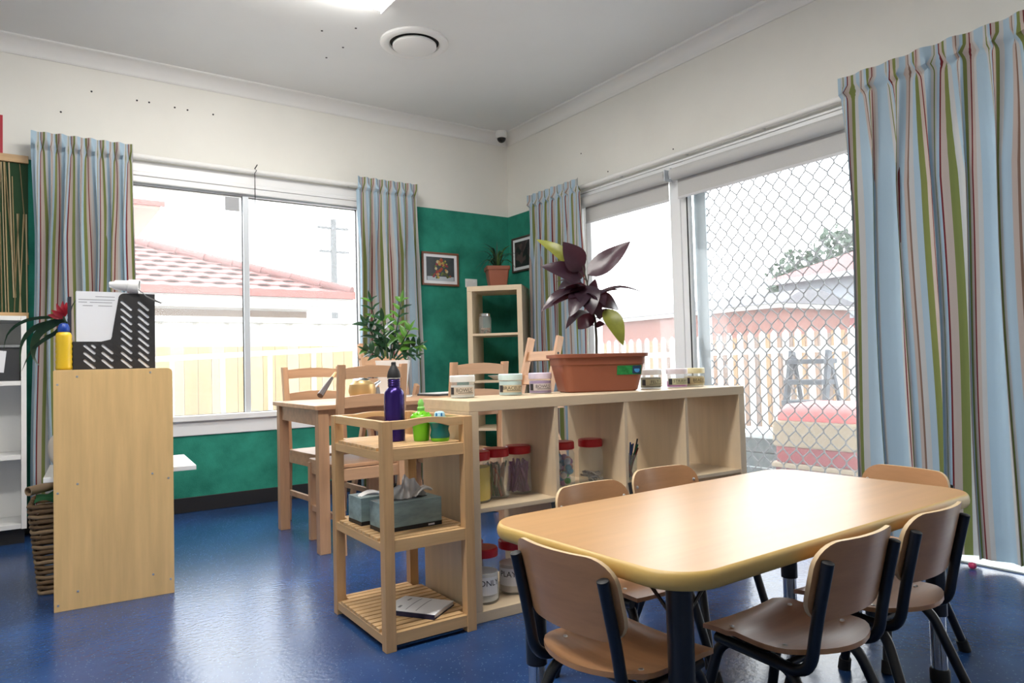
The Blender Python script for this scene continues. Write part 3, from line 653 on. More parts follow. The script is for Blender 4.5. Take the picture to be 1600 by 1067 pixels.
tub(798, 617.5, 'pale blue craft tub, second from the shelf left', (.50,.68,.70), .06, 'BRACELET', 0, (.56,.47,.32), (.62,.78,.80))
tub(844, 614.5, 'lilac craft tub touching the terracotta trough', (.33,.20,.42), .055, 'BOWLS', 0, (.52,.45,.45), (.66,.58,.72))
tub(1017, 606.8, 'grey green craft tub right of the terracotta trough', (.22,.21,.14), .052, 'FELT', 0, (.42,.40,.26))
tub(1058, 605.2, 'magenta and white craft tub near the shelf right end', (.45,.09,.36), .03, 'STRAWS', 0, (.42,.30,.30), (.72,.66,.72), tint=1)
tub(1085, 603.6, 'yellow lidded craft tub at the right end of the row', (.62,.52,.30), .05, 'BEADS', 0, (.45,.36,.18), (.75,.68,.42))

# ---- terracotta trough with the purple leaved plant
PP = SHM @ Vector((.785, .225, .7902)); pz = R(-20)
TP = thing('potted_plant', 'purple leaved plant in a long terracotta trough', 'plant', PP, pz)
def tring(w, d, z, r_=.05): return [Vector((x, y, z)) for x, y in rrect(w, d, r_, 6)]
outer = [(a*.93, b*.93, c, d) for a, b, c, d in [(.345,.15,0,.03), (.365,.165,.006,.035), (.395,.185,.06,.04), (.422,.205,.118,.045), (.430,.212,.120,.045), (.436,.216,.150,.045), (.462,.236,.152,.05), (.464,.238,.166,.05), (.440,.214,.167,.045), (.425,.20,.135,.04)]]
MB().loft([tring(*q) for q in outer]).build('trough', M_terra, TP, smooth=35)
MB().slab(rrect(.394, .185, .04, 6), .13, .137).build('soil', M_soil, TP)
for k in range(9):
    MB().lathe([(.018,0),(.012,.010),(.002,.014)], (-.18+.045*k+random.uniform(-.01,.01), random.uniform(-.06,.06), .155-.022), 7).build('bark_chip', mat('bark', (.10,.05,.03), .9), TP)
Rz = Matrix.Rotation(pz, 4, 'Z').inverted()
def to_local(P, O, rz): return Matrix.Rotation(-rz, 4, 'Z') @ (Vector(P)-Vector(O))
# sticker on the trough front
q0 = near(959, 580, PP, -.10); ql = to_local(q0, PP, pz)
st = MB().box((ql.x-.062, -.2, .0), (ql.x+.062, -.2, .001))
fa = lambda z: -.93*(.185+.020*(z-.06)/.058)/2 - .0012
stk = MB().grid(lambda u, v: (.055+.115*u, fa(.072+.040*v)-.0005, .072+.040*v), 4, 1).build('sticker', mat('sticker_green', (.02,.24,.06), .25, var=.4, scale=60), TP)
MB().grid(lambda u, v: (.128+.038*u, fa(.076+.034*v)-.0015, .076+.034*v), 2, 1).build('picture_patch', mat('sticker_dark', (.02,.05,.12), .3), stk)
MB().lathe([(.013,0),(.012,.0008)], n=16).xf(Matrix.Translation((.148, fa(.093)-.002, .093)) @ Matrix.Rotation(R(90-8),4,'X')).build('blue_dot', mat('sticker_blue', (.05,.25,.55), .3), stk)
def leaf(name, m, parent, O, rz, base, tip, width, bow=.0, fold=.25, side=(0,0,1), tipd=0.0):
    """blade from base to tip (world), bow lifts its middle, fold bends it about the midrib"""
    b, t_ = Vector(base), Vector(tip); d = t_-b; ln = d.length; d.normalize()
    n = Vector(side) - d*d.dot(Vector(side)); 
    if n.length < 1e-3: n = Vector((1,0,0))
    n.normalize(); s_ = d.cross(n).normalized(); N = 10; mb = MB()
    for i in range(N+1):
        t = i/N; wv = width/2*max(.02, (math.sin(PI*min(1, t**.75))**.8)*(1-.15*t)); c = b + d*ln*t + n*bow*math.sin(PI*t) - Vector((0,0,tipd))*t**3
        for k in (-1, -.5, 0, .5, 1):
            mb.v.append(c + s_*wv*k + n*(abs(k)**1.2*wv*fold) + n*.05*wv*math.sin(9*t+k*3))
    for i in range(N):
        for k in range(4): a = i*5+k; mb.f.append((a, a+1, a+6, a+5))
    M_ = Matrix.Rotation(-rz, 4, 'Z') @ Matrix.Translation(-Vector(O)); mb.xf(M_)
    return mb.build(name, m, parent, smooth=80)
stem_b = near(935, 547, PP); tocam = -Vector((fw.x, fw.y, 0)).normalized()
stem_t = near(912, 440, PP)
def L(x, y, off=0): return near(x, y, PP, off)
MB().tube([to_local(p, PP, pz) for p in (L(932, 562), L(932, 530), L(930, 500), L(922, 470), L(917, 440), L(910, 415))], [.006,.006,.0055,.005,.004,.003], 8).build('stem', M_stem, TP, smooth=50)
# (base px, tip px, width m, bow, depth offset of base and tip, material, facing)
LV = [((900,418),(838,374),.055,.02,.0,.05,'y','c'), ((906,424),(880,378),.095,.012,0,-.03,'p','c'), ((918,430),(985,377),.085,-.012,0,-.02,'p','c'), ((908,440),(845,416),.085,.02,0,-.05,'p','c'),
      ((912,452),(868,440),.07,.02,0,.05,'p','u'), ((912,452),(845,488),.07,.03,0,-.06,'p','u'), ((918,462),(846,486),.06,.02,0,-.1,'p','u'), ((922,468),(930,436),.04,.0,0,.06,'p','c'),
      ((912,446),(925,492),.09,.02,0,-.10,'p','c'), ((924,462),(1014,461),.04,.035,0,-.02,'p','u'), ((926,470),(972,452),.05,.015,0,-.05,'p','u'), ((926,468),(967,484),.075,.02,0,.05,'p','c'),
      ((946,482),(974,540),.065,.02,-.02,-.08,'y','c'), ((926,488),(884,514),.06,.03,0,-.07,'p','u'), ((928,492),(903,514),.075,.015,0,.03,'p','c'), ((930,508),(921,509),.022,0,0,-.02,'p','u'), ((930,508),(945,506),.03,.0,0,-.02,'p','c'), ((933,497),(948,482),.03,.0,0,-.03,'p','c'),
      ((905,430),(858,412),.06,.0,.05,.1,'p','c'), ((915,450),(890,495),.075,.02,0,-.12,'p','c'), ((922,458),(905,480),.08,.01,0,-.09,'p','c'), ((920,455),(945,478),.07,.02,0,-.08,'p','u'), ((914,448),(872,452),.075,.02,0,-.08,'p','u'), ((908,436),(884,404),.07,.02,0,.06,'p','c'), ((916,450),(938,500),.06,.02,0,-.05,'p','c'), ((916,446),(878,462),.07,.0,.02,-.03,'p','c')]
for (bx, by), (tx, ty), wd, bow, o1, o2, m_, fc in LV:
    leaf('leaf', M_lyellow if m_ == 'y' else M_lpurple, TP, PP, pz, L(bx, by, o1), L(tx, ty, o2), wd*1.35, bow, .18, (tocam*.8+Vector((0,0,.55))) if fc == 'c' else (tocam*.35+Vector((0,0,1))))
for a, b in (((917,440),(900,418)), ((918,445),(920,428)), ((928,500),(946,482))): MB().tube([to_local(L(*a), PP, pz), to_local(L(*b), PP, pz)], .0022, 6).build('leaf_stalk', M_stem, TP)

# ---- jars in the cells of the cube shelf
def jar(loc, lab, filler, r_=.055, h=.19, lid_h=.032, words=None):
    t = thing('jar', lab, 'jar', loc, 0, 'red lidded storage jars in the cube shelf')
    MB().lathe([(r_*.9, 0), (r_, .006), (r_, h-lid_h-.02), (r_*.9, h-lid_h-.004), (r_*.88, h-lid_h)], n=28).build('body', M_clear, t, smooth=40)
    l = MB().lathe([(r_*.96, h-lid_h), (r_*1.0, h-lid_h+.002), (r_*1.0, h-.004), (r_*.92, h)], n=28).build('lid', M_red, t, smooth=40)
    filler(t, r_, h-lid_h-.02)
    if words:
        a0 = YAW+PI; rr = r_+.001
        lb = MB().grid(lambda u, v: (rr*math.cos(a0-1.1+2.2*u), rr*math.sin(a0-1.1+2.2*u), .035+.065*v), 14, 1).build('label', mat('jar_label', (.80,.80,.82), .7), t)
        o = text_mesh('lettering', words, .030, M_ink, lb, Matrix.Rotation(R(90), 4, 'X'), 0)
        for v_ in o.data.vertices:
            a = a0 + v_.co.x/rr; v_.co = Vector(((rr+.0008)*math.cos(a), (rr+.0008)*math.sin(a), .078+v_.co.z))
    return t
def f_sticks(colrs, n=34, th=.0035):
    def f(t, r_, h):
        for k in range(n):
            a, b = random.uniform(0, 2*PI), random.uniform(0, 2*PI); q = r_*.86; r1, r2_ = q*math.sqrt(random.random()), q*math.sqrt(random.random())
            p0 = Vector((r1*math.cos(a), r1*math.sin(a), .008)); p1 = Vector((r2_*math.cos(b), r2_*math.sin(b), h*random.uniform(.7, 1)))
            MB().tube([p0, (p0+p1)/2+Vector((0,0,0)), p1], th, 5).build('stick', colrs[k % len(colrs)], t)
    return f
def f_pompom(colrs):
    def f(t, r_, h):
        for k in range(46):
            a = random.uniform(0, 2*PI); rad = .014; q = (r_-rad-.002)*math.sqrt(random.uniform(.25, 1)); z = .018+(h-.03)*k/46
            bm = bmesh.new(); bmesh.ops.create_icosphere(bm, subdivisions=2, radius=rad); me = bpy.data.meshes.new('pompom'); bm.to_mesh(me); bm.free(); me.shade_smooth(); me.materials.append(colrs[k % len(colrs)])
            o = link('pompom', me, t); o.location = (q*math.cos(a), q*math.sin(a), z)
    return f
def f_solid(m, frac=.95):
    def f(t, r_, h): MB().lathe([(r_*.88, .008), (r_*.96, .012), (r_*.96, h*frac)], n=24).build('contents', m, t, smooth=40)
    return f
def f_bits(t, r_, h):
    for k in range(26):
        a = random.uniform(0, 2*PI); q = r_*.8*math.sqrt(random.random()); MB().box((-.011,-.008,0), (.011,.008,.005), Quaternion((random.random(),random.random(),random.random(),1)).normalized().to_matrix()).xf(Matrix.Translation((q*math.cos(a), q*math.sin(a), .016+.03*random.random()))).build('foil_scrap', mat('foil', (.55,.57,.6), .25, metal=.6), t)
cm = lambda n, c: mat(n, c, .6)
MIDZ = .4032; BOTZ = .0387
def cell(u, v, z): return SHM @ Vector((u, v, z))
jar(cell(.097, .13, MIDZ), 'red lidded jar of yellow filling, half hidden by the stand', f_solid(cm('yellow_fill', (.72,.52,.02))), .055)
jar(cell(.207, .165, MIDZ), 'red lidded jar of brown and green craft sticks', f_sticks([cm('stick_a', (.30,.16,.07)), cm('stick_b', (.10,.14,.06)), cm('stick_c', (.38,.10,.05)), cm('stick_d', (.55,.45,.32))], 52, .004), .052)
jar(cell(.324, .185, MIDZ), 'red lidded jar of mauve pipe cleaners', f_sticks([cm('pipe_a', (.28,.10,.26)), cm('pipe_b', (.42,.20,.40)), cm('pipe_c', (.22,.08,.18))], 40, .0045), .052)
jar(cell(.535, .17, MIDZ), 'red lidded jar of coloured pompoms', f_pompom([cm('pom_a', (.42,.5,.68)), cm('pom_b', (.45,.25,.5)), cm('pom_c', (.7,.7,.74)), cm('pom_d', (.15,.4,.65)), cm('pom_e', (.7,.35,.3)), cm('pom_f', (.05,.4,.12))]), .052)
jar(cell(.680, .16, MIDZ), 'red lidded jar with a little foil, nearly empty', f_bits, .052)
jar(cell(.102, .10, BOTZ), 'red lidded jar labelled ONLY on the bottom shelf', f_solid(cm('white_dough', (.76,.74,.72)), .75), .056, .20, words='DOUGH ONLY'[-7:])
jar(cell(.115, .225, BOTZ), 'red lidded jar behind the ONLY jar on the bottom shelf', f_solid(cm('pink_dough', (.6,.3,.3)), .8), .052, .20)
jar(cell(.255, .13, BOTZ), 'red lidded jar labelled PLAYDOUGH on the bottom shelf', f_solid(cm('cream_dough', (.70,.62,.56)), .75), .058, .20, words='PLAYDO')
pc = thing('pencil_cup', 'clear cup of coloured pencils in the third cell', 'pencil cup', cell(.872, .13, MIDZ))
MB().lathe([(.030,0),(.038,.11),(.036,.11),(.028,.004)], n=20).build('cup', M_clear, pc, smooth=40)
for k in range(14):
    a = random.uniform(0, 2*PI); b = a+random.uniform(-.6,.6); MB().tube([(.018*math.cos(a+2.5), .018*math.sin(a+2.5), .006), (.040*math.cos(b), .040*math.sin(b), random.uniform(.135,.18))], .0035, 6).build('pencil', cm('pencil_%d' % (k % 6), [(.02,.10,.06),(.25,.02,.03),(.02,.02,.03),(.5,.35,.4),(.03,.06,.25),(.02,.14,.03)][k % 6]), pc)

# ---- things on the slatted stand
def onst(u, v, z): return TRM @ Vector((u, v, z))
bt = thing('water_bottle', 'purple metal water bottle with black sports cap', 'bottle', onst(.150, .235, .6522))
MB().lathe([(.034,0),(.037,.003),(.037,.165),(.034,.178),(.026,.190),(.022,.194),(.022,.225)], n=32).build('body', mat('purple_metal', (.030,.012,.135), .22, metal=.55), bt, smooth=35)
for z in (.200, .208, .216): MB().lathe([(.0225,z),(.0235,z+.002),(.0225,z+.004)], n=24).build('neck_ring', mat('purple_metal', (0,0,0)), bt, smooth=40)
MB().lathe([(.0235,.226),(.0235,.229)], n=24).build('steel_ring', M_chrome, bt)
MB().lathe([(.024,.229),(.0245,.236),(.021,.252),(.012,.270),(.009,.274),(.009,.284),(.006,.287)], n=24).build('sports_cap', M_rubber, bt, smooth=40)
gc = thing('sippy_cup', 'lime green sippy cup on the slatted stand', 'cup', onst(.222, .165, .6522))
M_lime = mat('lime_plastic', (.16,.55,.015), .25)
MB().lathe([(.026,0),(.028,.004),(.033,.07),(.036,.072)], n=28).build('cup', M_lime, gc, smooth=40)
MB().lathe([(.038,.070),(.039,.074),(.039,.086),(.034,.094),(.016,.104),(.012,.108)], n=28).build('lid', M_lime, gc, smooth=40)
MB().lathe([(.012,.107),(.014,.118),(.010,.124),(.012,.134),(.007,.146),(.004,.150)], n=16).build('spout', mat('lime_soft', (.25,.62,.12), .4), gc, smooth=40)
for k in range(10): MB().lathe([(.004,0),(.003,.004),(.0005,.005)], (.028*math.cos(k*.628), .028*math.sin(k*.628), .0965), 8).build('grip_dot', M_lime, gc)
tc_ = thing('sippy_cup', 'teal sippy cup with blue spout beside the lime cup', 'cup', onst(.268, .110, .6522))
MB().lathe([(.030,0),(.033,.004),(.034,.012)], n=28).build('base_ring', M_lime, tc_, smooth=40)
MB().lathe([(.034,.012),(.036,.02),(.031,.04),(.036,.062),(.037,.066)], n=28).build('cup', mat('teal_plastic', (.004,.14,.14), .15), tc_, smooth=40)
MB().lathe([(.040,.066),(.040,.076),(.030,.082),(.020,.086)], n=28).build('lid', mat('teal_lid', (.06,.48,.27), .3), tc_, smooth=40)
MB().lathe([(.020,.086),(.019,.098),(.014,.104),(.004,.106)], n=20).build('spout', mat('pale_blue', (.40,.66,.78), .35), tc_, smooth=40)
for k in (-1, 0, 1): MB().box((-.0185, k*.009-.003, .089), (-.017, k*.009+.003, .100)).xf(Matrix.Rotation(YAW, 4, 'Z')).build('spout_rib', mat('rib_blue', (.03,.2,.5), .4), tc_)
def tissue(u, v, lab, full, rz):
    t = thing('tissue_box', lab, 'tissue box', onst(u, v, .3562), rz, 'grey blue tissue boxes'); w_, d_, h_ = .225, .112, .098
    MB().box((-w_/2, -d_/2, .014), (w_/2, d_/2, h_)).build('carton', mat('tissue_carton', (.24,.34,.35), .45, var=.35, scale=7, stretch=(1,2,4)), t, bevel=.001)
    MB().box((-w_/2-.0002, -d_/2-.0002, 0), (w_/2+.0002, d_/2+.0002, .0138)).build('dark_band', M_black, t)
    MB().box((w_/2-.055, -d_/2-.0008, .004), (w_/2-.03, -d_/2-.0001, .010)).build('band_mark', M_paper, t)
    MB().slab([(.085*math.cos(2*PI*k/24), .028*math.sin(2*PI*k/24)) for k in range(24)], h_, h_+.0006).build('slot', mat('slot_dark', (.05,.06,.07), .8), t)
    if full:
        def ts(u_, v_):
            a = (u_-.5)*.16; r_ = .014*math.sin(v_*4+u_*9)+.006*math.sin(u_*31); return (a*(1-.45*v_)+.01*v_, r_*(1-.4*v_)+.02*(v_-.3)*(u_-.4), h_-.004+.085*v_*(1-.9*abs(u_-.45)**1.2)+.008*math.sin(u_*14+v_*3))
        MB().grid(ts, 26, 10).build('tissue', mat('tissue_paper', (.80,.78,.76), .9), t, smooth=80)
        MB().grid(lambda u_, v_: (-.05-.11*v_, .02+.03*(u_-.5)+.015*v_, h_+.004+.022*math.sin(PI*v_*.9)*(1+.3*math.sin(u_*8))+.012*v_), 8, 10).build('tissue', mat('tissue_paper', (0,0,0)), t, smooth=80)
        MB().grid(lambda u_, v_: (.03+.07*v_, .03*(u_-.5)-.005, h_+.004+.026*math.sin(PI*v_*.8)*(1+.3*math.sin(u_*9))), 8, 10).build('tissue', mat('tissue_paper', (0,0,0)), t, smooth=80)
tissue(.155, .165, 'grey blue tissue box with a tissue pulled out, front of two', True, R(1))
tissue(.140, .330, 'grey blue tissue box behind the open one', False, R(1))
bk_ = thing('notebook', 'white covered notebook lying on the lowest slatted shelf', 'book', onst(.195, .155, .0592), R(34))
MB().box((-.075, -.10, .0), (.075, .10, .003)).build('cover', mat('navy_cover', (.01,.012,.05), .4), bk_, bevel=.001)
MB().box((-.073, -.098, .0031), (.073, .098, .015)).build('pages', M_paper, bk_, bevel=.002)
MB().grid(lambda u, v: (-.076+.152*u, -.10+.20*v, .0155+.004*math.sin(PI*u)), 10, 2).build('cover', mat('white_card', (.85,.85,.86), .9), bk_)
for x0, y0, x1, y1 in ((-.05,.05,-.03,.06), (.02,.055,.05,.062), (-.06,-.02,.06,-.017), (-.06,.02,.06,.023)): MB().grid(lambda u, v: (x0+(x1-x0)*u, y0+(y1-y0)*v, .0160+.004*math.sin(PI*((x0+(x1-x0)*u+.076)/.152))), 6, 1).build('print_mark', mat('print_grey', (.25,.25,.27), .8), bk_)
MB().box((-.080, -.10, 0), (-.0755, .10, .016)).build('spine', mat('navy_cover', (0,0,0)), bk_, bevel=.001)

# ---- things on the dining table
wp = Vector((1.885, 3.99, .7402)); 
zz_p = thing('potted_plant', 'leafy green plant in a square white pot on the dining table', 'plant', wp, R(-30))
PTW = .17
MB().loft([tring(.14,.14,0,.012), tring(.145,.145,.004,.012), tring(.20,.20,.225,.015), tring(.186,.186,.225,.012), tring(.18,.18,.195,.012)]).build('pot', M_whitep, zz_p, smooth=30)
MB().slab(rrect(.18,.18,.012), .19, .1945).build('soil', M_soil, zz_p)
MB().slab(rrect(.22,.22,.015), -.0, .006).build('saucer', M_whitep, zz_p)
def LZ(x, y, off=0): return near(x, y, wp, off)
def spray(base, tip, nl, ll, lw, m, bow=0.0, off=0.0):
    b, t_ = LZ(*base, 0), LZ(*tip, off); path = [b.lerp(t_, k/8) + Vector((0,0,bow*math.sin(PI*k/8))) for k in range(9)]
    MB().tube([to_local(p, wp, R(-30)) for p in path], [.007-.0006*k for k in range(9)], 7).build('stem', M_lgreen, zz_p, smooth=60)
    d = (t_-b).normalized(); sd = d.cross(tocam).normalized()
    for k in range(nl):
        f = .30+.68*k/(nl-1); p = b.lerp(t_, f) + Vector((0,0,bow*math.sin(PI*f)))
        for s in (-1, 1):
            q = p + (sd*s*.85 + d*.55 + tocam*random.uniform(-.35,.45)).normalized()*ll*random.uniform(.8,1.15)*(1-.25*(f-.3))
            leaf('leaf', random.choice([m, m, M_lgreen, M_lbright] if m is M_lgreen else [m, m, M_lgreen]), zz_p, wp, R(-30), p, q, lw*random.uniform(.8,1.2), .006, .2, tocam*.6+Vector((0,0,.8)))
    leaf('leaf', m, zz_p, wp, R(-30), t_, t_+d*ll*.8, lw*.7, .0, .2, tocam*.6+Vector((0,0,.8)))
spray((600,560),(579,470), 6, .085, .026, M_lgreen, 0, -.02); spray((612,560),(627,470), 6, .09, .034, M_lbright, 0, .03); spray((606,560),(598,500), 4, .10, .042, M_lgreen, 0, -.06)
spray((615,560),(640,515), 4, .09, .040, M_lbright, 0, -.04); spray((600,560),(572,508), 4, .10, .045, M_lgreen, .02, 0); spray((618,562),(655,540), 4, .08, .034, M_lgreen, .02, .02); spray((598,562),(572,548), 3, .075, .036, M_lgreen, .01, -.04); spray((610,562),(612,525), 3, .11, .05, M_lgreen, 0, .05); spray((622,562),(652,555), 3, .06, .03, M_lgreen, .015, -.05)
tray = thing('tray', 'flat black rimmed tray at the right of the dining table', 'tray', (2.20, 3.90, .7402), R(8))
MB().slab(rrect(.30, .22, .02), 0, .012).build('base', M_black, tray, bevel=.002); MB().slab(rrect(.28, .20, .018), .0122, .016).build('liner', M_whitep, tray)
tp = thing('teapot', 'small brass pot with leather handles behind the pine chair', 'pot', (1.60, 3.80, .7402), R(20))
M_brass = mat('brass', (.55,.38,.17), .35, metal=.6)
MB().lathe([(.05,0),(.066,.01),(.078,.05),(.072,.09),(.05,.105),(.048,.112)], n=28).build('body', M_brass, tp, smooth=40)
MB().lathe([(.048,.112),(.03,.122),(.008,.126),(.008,.135),(.002,.138)], n=20).build('lid', M_chrome, tp, smooth=40)
MB().tube([(.07,0,.06),(.11,0,.085),(.14,0,.10)], [.016,.012,.008], 10).build('spout', M_chrome, tp, smooth=50)
br_ = thing('brush', 'dark wide tipped brush leaning over the table edge', 'brush', (1.30, 3.62, .7402), 0)
a_, b_ = near(500, 618, (1.33,3.6,.75)), near(519, 590, (1.40,3.7,.8))
a_.z = max(a_.z, .752)
M_ = Matrix.Translation(-Vector((1.30,3.62,.7402)))
MB().tube([M_ @ a_, M_ @ a_.lerp(b_, .5), M_ @ b_], [.017,.014,.008], 8).build('bristles', mat('dark_leather', (.05,.03,.025), .4), br_, smooth=40)
MB().tube([M_ @ b_, M_ @ (b_ + (b_-a_)*.3)], [.008,.006], 8).build('handle', M_brass, br_, smooth=40)

# ---- bookcase contents
gj = thing('glass_jar', 'small glass jar with silver lid in the corner bookcase', 'jar', BKM @ Vector((.12, .10, 1.1732)))
MB().lathe([(.046,0),(.050,.005),(.050,.125),(.042,.14)], n=24).build('body', M_clear, gj, smooth=40); MB().lathe([(.044,.14),(.046,.142),(.046,.160),(.042,.163)], n=24).build('lid', M_chrome, gj, smooth=40)
for k in range(12):
    a = random.uniform(0,2*PI); MB().lathe([(.006,0),(.014,.006),(.012,.014),(.003,.018)], (.028*math.cos(a), .028*math.sin(a), .006+.012*(k%3)), 8).build('pebble', mat('pebble', (.30,.20,.14), .7), gj, smooth=60)
dish = thing('dish', 'shallow white dish on the lower bookcase shelf', 'dish', BKM @ Vector((.22, .16, .8032))); MB().lathe([(.04,0),(.05,.004),(.10,.035),(.095,.037),(.045,.010)], n=28).build('bowl', M_whitep, dish, smooth=40)
sp_o = BKM @ Vector((.215, .17, 1.5492)); spz = R(-25)
sp_ = thing('potted_plant', 'spiky green plant in a square terracotta pot on the bookcase', 'plant', sp_o, spz)
MB().loft([tring(.135,.135,0,.012), tring(.15,.15,.05,.012), tring(.172,.172,.135,.014), tring(.19,.19,.136,.014), tring(.192,.192,.165,.014), tring(.176,.176,.166,.012), tring(.165,.165,.145,.012)]).build('pot', M_terra, sp_, smooth=30)
MB().slab(rrect(.165,.165,.012), .14, .146).build('soil', M_soil, sp_)
cp_ = MB()
for k in range(20):
    a = 2*PI*k/20+random.uniform(-.2,.2); e = random.uniform(.25,1.2); ln = random.uniform(.18,.30); b = sp_o+Vector((.02*math.cos(a), .02*math.sin(a), .15)); tip = b+Vector((math.cos(a)*math.cos(e), math.sin(a)*math.cos(e), math.sin(e)))*ln
    leaf('leaf', random.choice([M_lstrap, M_lstrap, leaf_mat('grass_leaf', (.07,.15,.04), .25)]), sp_, sp_o, spz, b, tip, .020, .05, .4, (0,0,1), tipd=.10*math.cos(e))
leaf('leaf', M_lstrap, sp_, sp_o, spz, sp_o+Vector((0,0,.15)), sp_o+Vector((.005,0,.38)), .012, 0, .4, tocam)
MB().slab([(-.10+.2*k/12, -.085-.008*math.sin(k*2.1)) for k in range(13)] + [(.10,.08),(-.10,.08)], -.0008, .0).build('paper_mat', M_paper, sp_)
# ---- pictures, switch, sign, bamboo panel
def picture(name, lab, O, w_, h_, rz, fr_m, img_m):
    t = thing(name, lab, 'picture', O, rz); b = .016
    for a, c in (((-w_/2, -h_/2), (w_/2, -h_/2+b)), ((-w_/2, h_/2-b), (w_/2, h_/2)), ((-w_/2, -h_/2+b), (-w_/2+b, h_/2-b)), ((w_/2-b, -h_/2+b), (w_/2, h_/2-b))):
        MB().box((a[0], -.018, a[1]), (c[0], -.0005, c[1])).build('frame_bar', fr_m, t, bevel=.002)
    MB().box((-w_/2+b, -.010, -h_/2+b), (w_/2-b, -.0005, h_/2-b)).build('mount', M_paper, t)
    MB().box((-w_/2+b+.026, -.0112, -h_/2+b+.026), (w_/2-b-.026, -.0102, h_/2-b-.024)).build('print', img_m, t)
    return t
def print_mat(name, cols, sc):
    m = bpy.data.materials.new(name); m.use_nodes = True; nt = m.node_tree; b = nt.nodes['Principled BSDF']; b.inputs['Roughness'].default_value = .3
    tc = nt.nodes.new('ShaderNodeTexCoord'); v_ = nt.nodes.new('ShaderNodeTexVoronoi'); v_.inputs['Scale'].default_value = sc; nt.links.new(tc.outputs['Object'], v_.inputs['Vector'])
    sp = nt.nodes.new('ShaderNodeSeparateColor'); nt.links.new(v_.outputs['Color'], sp.inputs[0]); cr = nt.nodes.new('ShaderNodeValToRGB'); cr.color_ramp.interpolation = 'CONSTANT'
    nt.links.new(sp.outputs[0], cr.inputs[0]); e = cr.color_ramp.elements; e[0].color = (*cols[0], 1); e[1].color = (*cols[1], 1); e[1].position = 1/len(cols)
    for k, c in enumerate(cols[2:]): q = e.new((k+2)/len(cols)); q.color = (*c, 1)
    nt.links.new(cr.outputs[0], b.inputs['Base Color']); return m
M_img2 = print_mat('dark_print', [(.02,.015,.02), (.05,.03,.035), (.02,.02,.02), (.10,.06,.06), (.03,.02,.025)], 22)
pf = picture('framed_picture', 'framed fruit picture on the green wall left of the bookcase', (2.832, WY-gt-.0005, 1.724), .345, .275, 0, mat('brown_frame', (.20,.08,.045), .4), mat('print_ground', (.04,.05,.055), .35, var=.3, scale=12))
fruit_cols = [(.40,.32,.08), (.35,.06,.03), (.12,.16,.04), (.45,.22,.07), (.25,.03,.05), (.50,.42,.25), (.08,.10,.03)]
MB().box((-.125, -.0118, -.098), (.125, -.0113, -.062)).build('printed_cloth', mat('print_cloth', (.42,.47,.52), .5), pf)
for k in range(46):
    tt = random.random(); zz = -.075+.155*tt; xx = random.uniform(-1,1)*(.100-.065*tt) + .01
    MB().lathe([(random.uniform(.007,.015), 0), (.006, .0004)], n=12).xf(Matrix.Translation((xx, -.0119-.00002*k, zz)) @ Matrix.Rotation(R(90), 4, 'X')).build('printed_fruit', cm('fruit_%d' % (k % 7), fruit_cols[k % 7]), pf)
picture('framed_picture', 'dark framed picture half hidden by the corner curtain', (WX-gt-.0005, 4.855, 1.870), .300, .300, R(-90), mat('dark_frame', (.06,.035,.03), .4), M_img2)
sw = thing('wall_switch', 'white power point plate beside the bookcase', 'switch', (3.130, WY-gt-.0005, 1.622)); MB().box((-.058, -.009, -.036), (.058, 0, .036)).build('plate', M_whitep, sw, bevel=.003)
for x in (-.03, .03): MB().box((x-.007, -.013, .006), (x+.007, -.0092, .024)).build('rocker', M_whitep, sw, bevel=.001)
sg = thing('notice', 'red notice cut off at the left edge of the view', 'sign', (-.24, WY-.0005, 2.358)); MB().box((-.15, -.004, -.115), (.15, 0, .115)).build('board', mat('red_notice', (.45,.015,.035), .5), sg); MB().box((-.14, -.0048, -.112), (.135, -.0041, -.085)).build('white_strip', M_paper, sg)
bp_ = thing('bamboo_panel', 'bamboo stick screen in a pine frame on the back wall', 'panel', (-.45, WY-gt-.0005, 1.29))
PW = .485
MB().box((-PW, -.02, .905), (PW, 0, .95)).build('frame_rail', M_pinex, bp_, bevel=.002); MB().box((-PW, -.02, -.022), (PW, 0, .012)).build('frame_rail', M_pinex, bp_, bevel=.002)
MB().box((-PW+.002, -.002, .0122), (PW-.002, 0, .9048)).build('backing', mat('green_backing', (.02,.06,.025), .9), bp_)
mbam = [mat('bamboo_a', (.36,.27,.14), .6, var=.25, scale=9, stretch=(1,1,.2)), mat('bamboo_b', (.20,.15,.07), .6, var=.25, scale=9), mat('bamboo_c', (.45,.36,.22), .6)]
for k in range(78):
    x = -PW+.01+(2*PW-.02)*k/77; lean = random.uniform(-.012,.024); z0, z1 = random.choice([.014, .014, .1, .3]), random.choice([.90, .90, .82, .6]); 
    MB().tube([(x+lean, -.008, z0), (min(x-lean, PW-.01), -.007-.004*(k%2), z1)], random.uniform(.0028,.0045), 6).build('bamboo_stick', mbam[k % 3], bp_)
# ---- things in the white shelf
bx_ = thing('storage_box', 'black storage box with a white tag in the white shelf', 'box', (-.20, 4.90, .9002)); 
for a, b in (((-.19,-.11,0),(.19,-.104,.19)), ((-.19,.104,0),(.19,.11,.19)), ((-.19,-.104,0),(-.184,.104,.19)), ((.184,-.104,0),(.19,.104,.19)), ((-.184,-.104,0),(.184,.104,.006))): MB().box(a, b).build('side', mat('charcoal_box', (.03,.032,.036), .6), bx_)
MB().box((.06,-.1125,.05), (.125,-.1105,.17), Matrix.Rotation(R(6), 3, 'Y')).build('tag', M_paper, bx_); MB().box((-.19,-.118,.185), (.195,.115,.20)).build('lid', mat('grey_lid', (.20,.21,.22), .5), bx_, bevel=.003)

